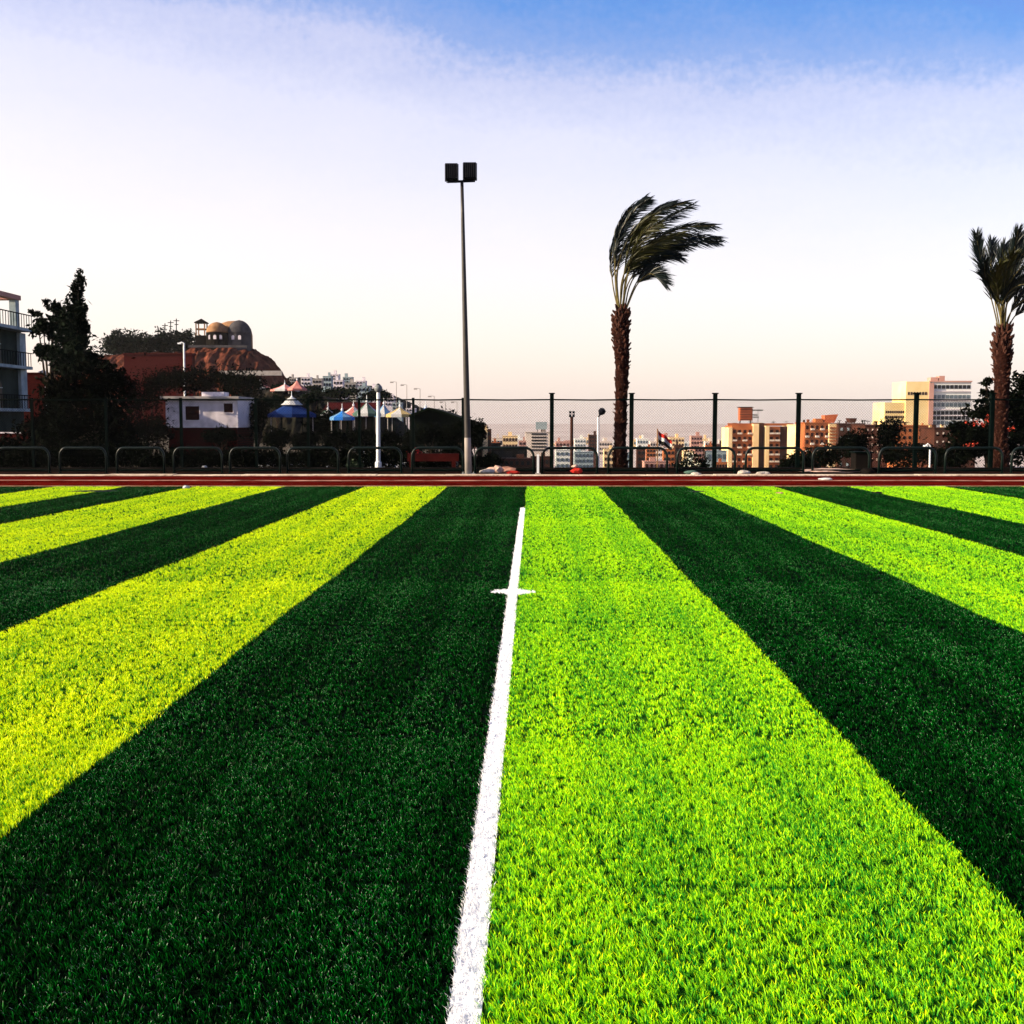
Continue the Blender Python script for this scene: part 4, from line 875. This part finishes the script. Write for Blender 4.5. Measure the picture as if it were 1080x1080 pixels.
for q_, (xa_, xb_, m_, lb_) in enumerate(far_blocks):
    small_house(xa_, xb_, 461 + (q_ * 37 % 8), 476, 1200 + q_ * 43 % 300, m_, lb_, 2, 3, 'faint skyline blocks beyond the valley city', pane='pane_blue', zbase=-31)

# ------------------------------------------------------------------ orange apartment block with rooftop tank and sign frame
def facade_block(name, label, parts_fn, base): pass
AY = 460.0
t0_ap = t = thing('apartment_block', (xat(803, AY), AY, -31), 'orange and cream apartment block with a red box on its roof', 'building')
segs = [(768, 772, 451, 'conc_cream'), (772, 794, 449, 'conc_orange'), (794, 800, 447, 'conc_cream'), (800, 807, 446, 'conc_brown'), (807, 811, 449, 'conc_cream'), (811, 823, 450, 'conc_orange'), (823, 834, 450, 'conc_brown'), (834, 839, 448, 'conc_cream')]
for i, (a_, b_, yt, m_) in enumerate(segs):
    off = {'conc_cream': -1.2, 'conc_orange': 0, 'conc_brown': 1.5}[m_]
    MB().box(xat(a_, AY) + .003 * i, xat(b_, AY) - .003, AY + off, AY + 14, -31, zat(yt, AY)).build('facade_bay', m_, t, world=True)
rh = 7.4
for (a_, b_, cols) in ((772, 794, 4), (811, 823, 2)):
    y_ = 455.0
    while y_ < 500:
        for c_ in range(cols):
            cx = a_ + (b_ - a_) * (c_ + .5) / cols; hwp = (b_ - a_) / cols * .27
            if (c_ + int(y_)) % 2 == 0 or cols == 2:
                s = MB().box(xat(cx - hwp * 1.5, AY), xat(cx + hwp * 1.5, AY), AY - 1.3, AY - .02, zat(y_ + 2.9, AY), zat(y_ + 1.2, AY)).build('balcony', 'conc_pale', t, world=True)
            MB().box(xat(cx - hwp, AY), xat(cx + hwp, AY), AY - .08, AY + .1, zat(y_ + 1.8, AY), zat(y_ - 1.6, AY)).build('window', 'pane_brown', t, world=True)
        y_ += rh
MB().box(xat(770, AY), xat(838, AY), AY + 2, AY + 2.3, zat(449, AY), zat(446.5, AY)).build('roof_parapet', 'conc_orange', t, world=True)
t = thing('rooftop_box', (xat(788, AY), AY + 4, zat(446, AY)), 'orange red slatted box standing on the apartment roof', 'water tank')
MB().box(xat(782, AY), xat(795, AY), AY + 3, AY + 7, zat(443.5, AY), zat(430, AY)).build('tank', 'tank', t, world=True)
mb = MB()
for q in range(5): mb.box(xat(781.6, AY), xat(795.4, AY), AY + 2.7, AY + 2.98, zat(432.2 + q * 2.6, AY), zat(431.6 + q * 2.6, AY))
mb.build('slats', 'conc_brown', t, world=True)
MB().box(xat(781, AY), xat(796, AY), AY + 2.5, AY + 7.5, zat(430, AY) + .01, zat(429, AY)).build('lid', 'conc_brown', t, world=True)
for px_ in (783, 794): MB().box(xat(px_, AY) - .2, xat(px_, AY) + .2, AY + 4.5, AY + 5, zat(449, AY), zat(443.5, AY)).build('leg', 'conc_brown', t, world=True)
t = thing('roof_sign', (xat(800, AY), AY + 5, zat(446, AY)), 'small dark lettered sign frame right of the orange rooftop box', 'sign')
mb = MB(); mb.box(xat(796, AY), xat(796, AY) + .15, AY + 5, AY + 5.2, zat(447, AY), zat(431, AY)).box(xat(802, AY), xat(802, AY) + .15, AY + 5, AY + 5.2, zat(447, AY), zat(431, AY)); mb.build('frame', 'black', t, world=True)
g = random.Random(3)
for yl in (432.5, 437.5, 440):
    mb = MB(); x = 796.3
    while x < (806 if yl < 434 else 801.5):
        w_ = g.uniform(.7, 1.6); mb.box(xat(x, AY), xat(x + w_, AY), AY + 4.7, AY + 4.95, zat(yl + g.uniform(.5, 1.1), AY), zat(yl - .7, AY)); x += w_ + .5
    mb.build('lettering', 'black', t, world=True)

def roof_clutter(t, x0, x1, yt, Y, n, seed, ms=('conc_brown', 'conc_orange', 'conc_cream')):
    g = random.Random(seed); k = Y / F
    for q in range(n):
        cx = xat(g.uniform(x0 + 1, x1 - 1), Y); z0_ = zat(yt, Y) + .02; yy = Y + g.uniform(2, 8); kind = g.random()
        if kind < .45:
            w_ = g.uniform(.6, 1.6) * k; h_ = g.uniform(.8, 2.6) * k; MB().box(cx - w_, cx + w_, yy, yy + 2 * w_, z0_, z0_ + h_).box(cx - w_ * 1.15, cx + w_ * 1.15, yy - .2, yy + 2.1 * w_, z0_ + h_, z0_ + h_ + .25).build('stair_head', g.choice(ms), t, world=True)
        elif kind < .7:
            r_ = g.uniform(.4, .8) * k; MB().lathe((cx, yy, z0_), [(r_ * .5, 0), (r_ * .5, r_), (r_, r_ * 1.05), (r_, r_ * 2.6), (r_ * .5, r_ * 2.9)], 10).build('water_tank', g.choice(ms), t, world=True)
        else:
            h_ = g.uniform(2, 5) * k; MB().box(cx - .06, cx + .06, yy, yy + .12, z0_, z0_ + h_).box(cx - .9, cx + .9, yy, yy + .1, z0_ + h_ * .8, z0_ + h_ * .8 + .1).box(cx - .6, cx + .6, yy, yy + .1, z0_ + h_ * .95, z0_ + h_ * .95 + .1).build('aerial', 'black', t, world=True)
roof_clutter(t0_ap, 770, 838, 449, AY, 16, 1)
# orange and brown blocks further right
BY2 = 400.0
def block(x0, x1, yt, Y, m_, label, rows, cols, pane='pane_brown', ybot=500, win=(.27, .26), bal=None, dp=14, cat='building', strips=None):
    X0, X1 = xat(x0, Y), xat(x1, Y)
    t = thing('apartment_block', ((X0 + X1) / 2, Y, -31), label, cat)
    MB().box(X0, X1, Y, Y + dp, -31, zat(yt, Y)).build('wall', m_, t, world=True)
    MB().box(X0 - .3, X1 + .3, Y - .3, Y + dp + .3, zat(yt, Y), zat(yt - 1.1, Y)).build('parapet', m_, t, world=True)
    rh = (ybot - yt) / rows
    for r_ in range(rows):
        for c_ in range(cols):
            cx = x0 + (x1 - x0) * (c_ + .5) / cols; cy = yt + rh * (r_ + .55); a_, b_ = (x1 - x0) / cols * win[0], rh * win[1]
            MB().box(xat(cx - a_, Y), xat(cx + a_, Y), Y - .12, Y + .1, zat(cy + b_, Y), zat(cy - b_, Y)).build('window', pane, t, world=True)
            if bal and (r_ + c_) % 2: MB().box(xat(cx - a_ * 1.3, Y), xat(cx + a_ * 1.3, Y), Y - 1.2, Y - .13, zat(cy + b_ * 1.5, Y), zat(cy + b_ * .5, Y)).build('balcony', bal, t, world=True)
    roof_clutter(t, x0, x1, yt - 1.1, Y, int((x1 - x0) / 4), int(x0))
    return t
t = block(849, 875, 446.5, 430, 'conc_orange', 'orange apartment block with flared rooftop shed', 7, 5, 'pane_brown', bal='conc_pale')
MB().box(xat(874.5, 429), xat(884, 429), 428.6, 436, -31, zat(447, 429)).build('facade_bay', 'conc_cream', t, world=True)
mb = MB()
for q in range(7): mb.box(xat(875.5, 428), xat(883.2, 428), 428.2, 428.5, zat(452 + q * 3.4, 428), zat(450.6 + q * 3.4, 428))
mb.build('louvres', 'conc_orange', t, world=True)
Yk = 432; A = [(870, 446), (880, 446), (884, 437), (870, 438)]; P4 = [at(x, y, Yk) for x, y in A]
mb = MB(); mb.add([(p.x, Yk, p.z) for p in P4] + [(p.x, Yk + 5, p.z) for p in P4], [(0, 1, 2, 3), (7, 6, 5, 4), (0, 4, 5, 1), (1, 5, 6, 2), (2, 6, 7, 3), (3, 7, 4, 0)])
mb.build('roof_shed', 'tank', t, world=True)
MB().box(xat(860, Yk), xat(868, Yk), Yk, Yk + 4, zat(446, Yk), zat(441.5, Yk)).build('roof_shed', 'conc_orange', t, world=True)
t = block(884.5, 912, 447.5, 426, 'conc_brown', 'dark brown apartment block right of the orange one', 5, 4, 'plaster_blue', win=(.16, .16), ybot=494)
Yk = 428; A = [(897, 446), (902, 446), (904, 441), (895, 441)]; P4 = [at(x, y, Yk) for x, y in A]
mb = MB(); mb.add([(p.x, Yk, p.z) for p in P4] + [(p.x, Yk + 4, p.z) for p in P4], [(0, 1, 2, 3), (7, 6, 5, 4), (0, 4, 5, 1), (1, 5, 6, 2), (2, 6, 7, 3), (3, 7, 4, 0)])
mb.build('roof_tank', 'conc_brown', t, world=True)
block(840, 849, 449, 436, 'conc_cream', 'narrow cream block behind the tall fence post', 7, 2, 'pane_brown')
block(912.5, 945, 449, 360, 'conc_brown', 'dark brown low block under the yellow office wing', 5, 6, 'conc_pale', win=(.14, .14), ybot=488)
block(946, 985, 449.5, 352, 'conc_orange', 'dark reddish low block under the white office tower', 5, 7, 'pane', win=(.24, .2), ybot=488)
block(986, 1030, 452, 340, 'conc_brown', 'dark brown low block left of the right palm', 4, 7, 'conc_pale', win=(.12, .12), ybot=488)

# white and yellow office tower
OY = 690.0
t = thing('office_tower', (xat(980, OY), OY, -31), 'tall white gridded office tower with yellow sunlit wings', 'building')
MB().box(xat(932.5, OY), xat(956, OY), OY, OY + 22, -31, zat(424.5, OY)).build('low_wing', 'conc_yellow', t, world=True)
MB().box(xat(954, OY) + .02, xat(979, OY), OY - 1, OY + 24, -31, zat(402.5, OY)).build('tall_wing', 'conc_yellow', t, world=True)
MB().box(xat(979, OY) + .01, xat(1023.5, OY), OY + .5, OY + 24, -31, zat(403, OY)).build('main_block', 'conc_grey', t, world=True)
MB().box(xat(978.6, OY), xat(1024, OY), OY - .2, OY + 24.4, zat(403, OY), zat(401.6, OY)).build('roof_slab', 'conc_pink', t, world=True)
MB().box(xat(978, OY), xat(983, OY), OY - 1.6, OY + .4, zat(447, OY), zat(404, OY)).build('edge_pier', 'conc_pink', t, world=True)
MB().box(xat(984, OY), xat(992, OY), OY + 6, OY + 12, zat(401.5, OY), zat(397.5, OY)).box(xat(993, OY), xat(999, OY), OY + 6, OY + 12, zat(401.5, OY), zat(396, OY)).build('roof_plant', 'conc_pink', t, world=True)
wins = 0
for r_ in range(3):
    for c_ in range(9):
        cx = 934.5 + c_ * 2.25; cy = 434.5 + r_ * 5.2
        MB().box(xat(cx - .75, OY), xat(cx + .75, OY), OY - .15, OY + .2, zat(cy + 1.2, OY), zat(cy - 1.2, OY)).build('window', 'pane_brown', t, world=True)
for c_ in range(7):
    cx = 957 + c_ * 3.0; MB().box(xat(cx - .9, OY), xat(cx + .9, OY), OY - 1.2, OY - .8, zat(416.5, OY), zat(413.5, OY)).build('window', 'pane_brown', t, world=True)
for cy in (408, 418.5, 427, 435.5, 440.8, 446):
    for c_ in range(9):
        cx = 985.5 + c_ * 4.4
        MB().box(xat(cx - 1.75, OY), xat(cx + 1.75, OY), OY + .25, OY + .6, zat(cy + 1.9, OY), zat(cy - 1.9, OY)).build('window', 'pane' if cy in (408, 435.5, 440.8) else 'pane_blue', t, world=True)
mb = MB()
for cy in (412.5, 422.5, 431.8, 438.2): mb.box(xat(983.1, OY), xat(1023, OY), OY - .3, OY + .24, zat(cy + .5, OY), zat(cy - .5, OY))
mb.build('floor_band', 'plaster_white', t, world=True)

# ------------------------------------------------------------------ lamp posts
def lamp_post(px, yb, yt, Y, label, kind='globe', m_='white_paint', r_=.06, z0=None):
    b = at(px, yb, Y); b.z = float(gz(b.x, Y)) if z0 is None else z0
    tp = at(px, yt, Y); k = Y / F
    t = thing('lamp_post', b, label, 'street lamp')
    MB().tube([b, b.lerp(tp, .08), b.lerp(tp, .09), tp], [r_ * 1.5, r_ * 1.5, r_, r_ * .8], 10).build('pole', m_, t, world=True)
    if kind == 'globe':
        R_ = 4.4 * k
        MB().lathe((tp.x, Y, tp.z), [(.05, 0), (R_ * .5, R_ * .12), (R_ * .95, R_ * .6), (R_, R_), (R_ * .9, R_ * 1.4), (R_ * .5, R_ * 1.85), (.03, R_ * 2)], 14).build('globe', 'globe', t, world=True, smooth=True)
        MB().lathe((tp.x, Y, tp.z + R_ * 1.75), [(R_ * .6, 0), (R_ * .35, R_ * .25), (.02, R_ * .4)], 10).build('cap', 'lamp_black', t, world=True)
    elif kind == 'tilt':
        q = at(px + 4, yt - 6, Y); R_ = 4.0 * k
        MB().tube([tp, tp.lerp(q, .5), q], r_ * .6, 6).build('arm', 'lamp_black', t, world=True)
        MB().tube([q + Vector((-R_ * .6, 0, -R_ * .9)), q + Vector((-R_ * .2, 0, -R_ * .2)), q + Vector((R_ * .3, 0, R_ * .5)), q + Vector((R_ * .5, 0, R_ * .8))], [R_ * .3, R_, R_ * .9, R_ * .15], 10).build('lamp_head', 'lamp_black', t, world=True)
    elif kind == 'arm':
        q = at(px - 5, yt, Y)
        MB().tube([tp, tp.lerp(q, .5) + Vector((0, 0, .1)), q], r_ * .6, 6).build('arm', m_, t, world=True)
        MB().box(q.x - 1.5 * k, q.x + 2 * k, Y - .12, Y + .12, q.z - .9 * k, q.z + .5 * k).build('lamp_head', m_, t, world=True)
    elif kind == 'twin':
        MB().box(tp.x - 3.2 * k, tp.x + 3.2 * k, Y - .1, Y + .1, tp.z, tp.z + .6 * k).build('crossbar', 'lamp_black', t, world=True)
        for s in (-1, 1):
            for zz in (0.2, 3.4): MB().box(tp.x + s * 1.7 * k - 1.2 * k, tp.x + s * 1.7 * k + 1.2 * k, Y - .35, Y - .1, tp.z + (zz + .4) * k, tp.z + (zz + 2.9) * k).build('lamp_head', 'lamp_black', t, world=True)
    return t
lamp_post(399, 488, 414, 37.5, 'thick white lamp post with a dark round globe, left of the floodlight pole', 'globe', r_=.075, z0=0)
lamp_post(631, 497, 440, 38.0, 'slim white lamp post with a tilted dark head, left of the palm trunk', 'tilt', r_=.05, z0=-1.5)
lamp_post(603, 500, 440, 90, 'distant brown twin floodlight tower seen through the fence', 'twin', 'conc_brown', r_=.16)
lamp_post(194, 400, 362, 120, 'white lamp post before the hillside, above the hut', 'arm', r_=.12)
lamp_post(48, 416, 392, 80, 'short thin white post lamp beside the balcony house', 'arm', r_=.08)
lamp_post(981, 500, 470, 56, 'white lamp post at the foot of the brown block, lower right', 'arm', r_=.055)
for px_, yt, wv in ((418, 403, 'leftmost, above the yellow tent'), (429, 406, 'second from the left, above the yellow tent'), (443, 410, 'above the bright blue tent'), (458, 418, 'right of the bright blue tent'), (470, 424, 'left of the two nearest the floodlight pole'), (482, 424, 'nearest the floodlight pole')):
    t = lamp_post(px_, 450, yt, 230, 'thin distant street lamp on the skyline, ' + wv, 'arm', 'concrete', r_=.08)
    t['group'] = 'thin distant street lamps on the skyline'

# ------------------------------------------------------------------ flag
FYk = 60.0
fb = at(694, 497, FYk); fb.z = float(gz(fb.x, FYk))
t = thing('flag_pole', fb, 'thin flag pole with red, white and black flag right of the palm', 'flag')
MB().tube([fb, at(693.5, 452, FYk)], .035, 8).build('pole', 'stone_tan', t, world=True)
mb = MB(); n = 14
for i in range(n):
    for s in range(3):
        mb.mi = s
        def q(ii, ss):
            f = ii / n; p = at(694.3 + 14 * f, 454.2 + 10.5 * f + ss * (4.2 - .8 * f) + .5 * math.sin(f * 9), FYk)
            return (p.x, FYk + .12 * math.sin(f * 11), p.z)
        mb.add([q(i, s), q(i + 1, s), q(i + 1, s + 1), q(i, s + 1)], [(0, 1, 2, 3)])
o = mb.build('flag_cloth', ['red', 'canvas_white', 'black'], t, world=True); o.modifiers.new('solid', 'SOLIDIFY').thickness = .01

# ------------------------------------------------------------------ park furniture: white chairs and tables, red table
def chair():
    t = thing('garden_chair', (0, 0, 0), 'x', 'chair', 'white garden chairs by the tents')
    MB().box(-.22, .22, -.22, .22, .42, .46).build('seat', 'white_paint', t)
    MB().box(-.22, .22, .18, .22, .5, .9).build('backrest', 'white_paint', t)
    for sx in (-1, 1):
        for sy in (-1, 1): MB().box(sx * .2 - .02, sx * .2 + .02, sy * .2 - .02, sy * .2 + .02, 0, .42 if sy < 0 else .5).build('leg', 'white_paint', t)
    return t
cspots = [(390, 47, 'below the pointed dark green tent'), (396, 48.5, 'just left of the white lamp post'), (404, 47, 'just right of the white lamp post'), (410, 49, 'below the yellow tent, left'), (424, 47.5, 'below the yellow tent, right'), (430, 48, 'left of the red tray table'), (444, 48, 'right of the red tray table')]
ch = chair()
for i, (px_, Y, wv) in enumerate(cspots):
    o = ch if i == 0 else copy_tree(ch)
    X = xat(px_, Y); o.location = (X, Y, float(gz(X, Y))); o.rotation_euler = (0, 0, rnd.uniform(0, 6.28)); o['label'] = 'white garden chair ' + wv
    o.scale = (1.3, 1.3, 1.3)
def garden_table(px, Y, m_, label, w_=.7):
    X = xat(px, Y); t = thing('garden_table', (X, Y, float(gz(X, Y))), label, 'table')
    MB().box(-w_, w_, -.4, .4, .70, .76).build('table_top', m_, t)
    for sx in (-1, 1):
        for sy in (-1, 1): MB().box(sx * (w_ - .06) - .03, sx * (w_ - .06) + .03, sy * .34 - .03, sy * .34 + .03, 0, .70).build('leg', 'white_paint', t)
    return t
garden_table(436, 45, 'white_paint', 'small white table with a red heap on it below the blue tent')
garden_table(295, 50, 'white_paint', 'white table below the navy kiosk', 1.0)
garden_table(372, 50, 'concrete', 'grey table below the pale tents', 1.2)
X = xat(436, 45); zt = float(gz(X, 45)) + .76
mb = MB(); g = random.Random(2)
for q in range(5): mb.lathe((X + g.uniform(-.25, .25), 45 + g.uniform(-.15, .15), zt), [(.16, 0), (.17, .08), (.10, .18 + q * .02), (.01, .25 + q * .03)], 8)
tag(mb.build('cushion_heap', 'red'), 'bright red heap lying on the small white table', 'cushions')

# ------------------------------------------------------------------ rubble, bags and debris along the kerb
def rock(px, py, w_, h_, m_, label, name='stone', cat='stone', seed=0, zoff=0.0, group=None):
    g = random.Random(seed * 13 + int(px)); p = gnd(px, py); 
    bm = bmesh.new(); bmesh.ops.create_icosphere(bm, subdivisions=2, radius=1)
    for v in bm.verts:
        s = 1 + .18 * math.sin(v.co.x * 3 + seed) + .14 * math.sin(v.co.y * 5 + seed * 2) + g.uniform(-.08, .08)
        v.co = Vector((v.co.x * w_ / 2 * s, v.co.y * w_ * .35 * s, v.co.z * h_ / 2 * s))
    me = bpy.data.meshes.new(name); bm.to_mesh(me); bm.free(); me.materials.append(M[m_])
    o = bpy.data.objects.new(name, me); COL.objects.link(o); o.location = (p.x, p.y, h_ * .42 + zoff); o.rotation_euler = (0, 0, g.uniform(-.4, .4))
    return tag(o, label, cat, group)
rock(513, 500, .55, .16, 'pebble', 'flat grey stone right of the floodlight pole base', seed=1)
rock(520, 499.5, .45, .22, 'sand_bag', 'reddish filled sack lying right of the floodlight pole, left one', 'sack', 'sack', 2)
rock(527, 499.5, .40, .26, 'sand_bag', 'reddish filled sack lying right of the floodlight pole, middle one', 'sack', 'sack', 3)
rock(535, 499.5, .50, .24, 'track_pale', 'pinkish filled sack lying right of the floodlight pole, right one', 'sack', 'sack', 4)
rock(541, 500.5, .35, .14, 'red', 'small red bag beside the sacks near the kerb', 'bag', 'bag', 5)
rock(608, 500, .36, .22, 'red', 'red bundle on the kerb left of the palm', 'bundle', 'bag', 6)
rock(606, 500, .22, .09, 'sand_bag', 'pale cloth lying on top of the red bundle', 'cloth', 'cloth', 7, zoff=.20)
rock(729, 500, .50, .12, 'canvas_green', 'greenish flat stone on the kerb right of the flag', seed=8)
rock(735, 501.5, .34, .10, 'pebble', 'small pale stone beside the greenish one on the kerb', seed=9)
rock(785, 501, .36, .16, 'pebble', 'pale stone on the kerb below the orange apartments, left one', seed=10)
rock(804, 501.5, .40, .14, 'pebble', 'pale stone on the kerb below the orange apartments, right one', seed=11)
rock(870, 498.5, 2.1, .14, 'sand_bag', 'long low heap of reddish rubble at the kerb, right half', 'rubble_heap', 'rubble', 12)
rock(870, 506.5, .40, .07, 'canvas_white', 'small white scrap lying on the track below the rubble heap', 'scrap', 'litter', 13)
rock(914, 501, .5, .22, 'stone_dark', 'dark boulder at the right end of the rubble heap', seed=14)
rock(216, 496.5, .22, .18, 'canvas_white', 'small white ball behind the barrier below the white hut', 'ball', 'ball', 15)
rock(197, 515.5, .16, .09, 'canvas_white', 'white crumpled cup on the turf edge, left', 'cup', 'litter', 16)
rock(100, 518.5, .9, .03, 'black', 'thin black strip lying on the light turf, far left', 'strip', 'litter', 17)
rock(822, 521, .16, .05, 'track_pale', 'tiny pinkish scrap on the dark stripe, right', 'scrap', 'litter', 18)
rock(733, 519, .5, .03, 'black', 'thin black strip lying on the turf right of the palm', 'strip', 'litter', 19)
rock(925, 521, .3, .05, 'black', 'small dark lump on the turf below the office tower', 'lump', 'litter', 20)
# dark box beside the fence on the right, thin white marker post left
t = thing('equipment_box', (xat(908, 34.6), 34.6, 0), 'dark square equipment box against the fence below the brown block', 'box')
xc = xat(908, 34.6)
MB().box(xc - .26, xc + .26, 34.2, 34.7, .04, .62).build('box', 'stone_dark', t, world=True, bevel=.02); MB().box(xc - .30, xc + .30, 34.16, 34.74, .62, .66).build('lid', 'post_dark', t, world=True)
MB().box(xc - .2, xc + .2, 34.25, 34.65, 0, .04).build('plinth', 'concrete', t, world=True)
t = thing('marker_post', (xat(567.5, 33.4), 33.4, 0), 'short white marker post between two barriers right of the floodlight pole', 'post')
xc = xat(567.5, 33.4); MB().box(xc - .035, xc + .035, 33.37, 33.43, 0, .60).build('post', 'white_paint', t, world=True); MB().box(xc - .08, xc + .08, 33.32, 33.48, 0, .03).build('foot', 'concrete', t, world=True)

# ------------------------------------------------------------------ haze
HAZE = 0.00005
if HAZE:
    mb = MB().box(-1600, 1600, -200, 2400, -34, 60); o = mb.build('haze', 'soil'); tag(o, 'thin pale evening haze over the city', 'haze', kind='stuff')
    hm = bpy.data.materials.new('haze'); hm.use_nodes = True; tt = hm.node_tree; tt.nodes.clear()
    oo = tt.nodes.new('ShaderNodeOutputMaterial'); pv = tt.nodes.new('ShaderNodeVolumePrincipled')
    pv.inputs['Density'].default_value = HAZE; pv.inputs['Color'].default_value = (.97, .95, .96, 1); pv.inputs['Anisotropy'].default_value = .2
    tt.links.new(pv.outputs[0], oo.inputs['Volume']); o.data.materials.clear(); o.data.materials.append(hm)
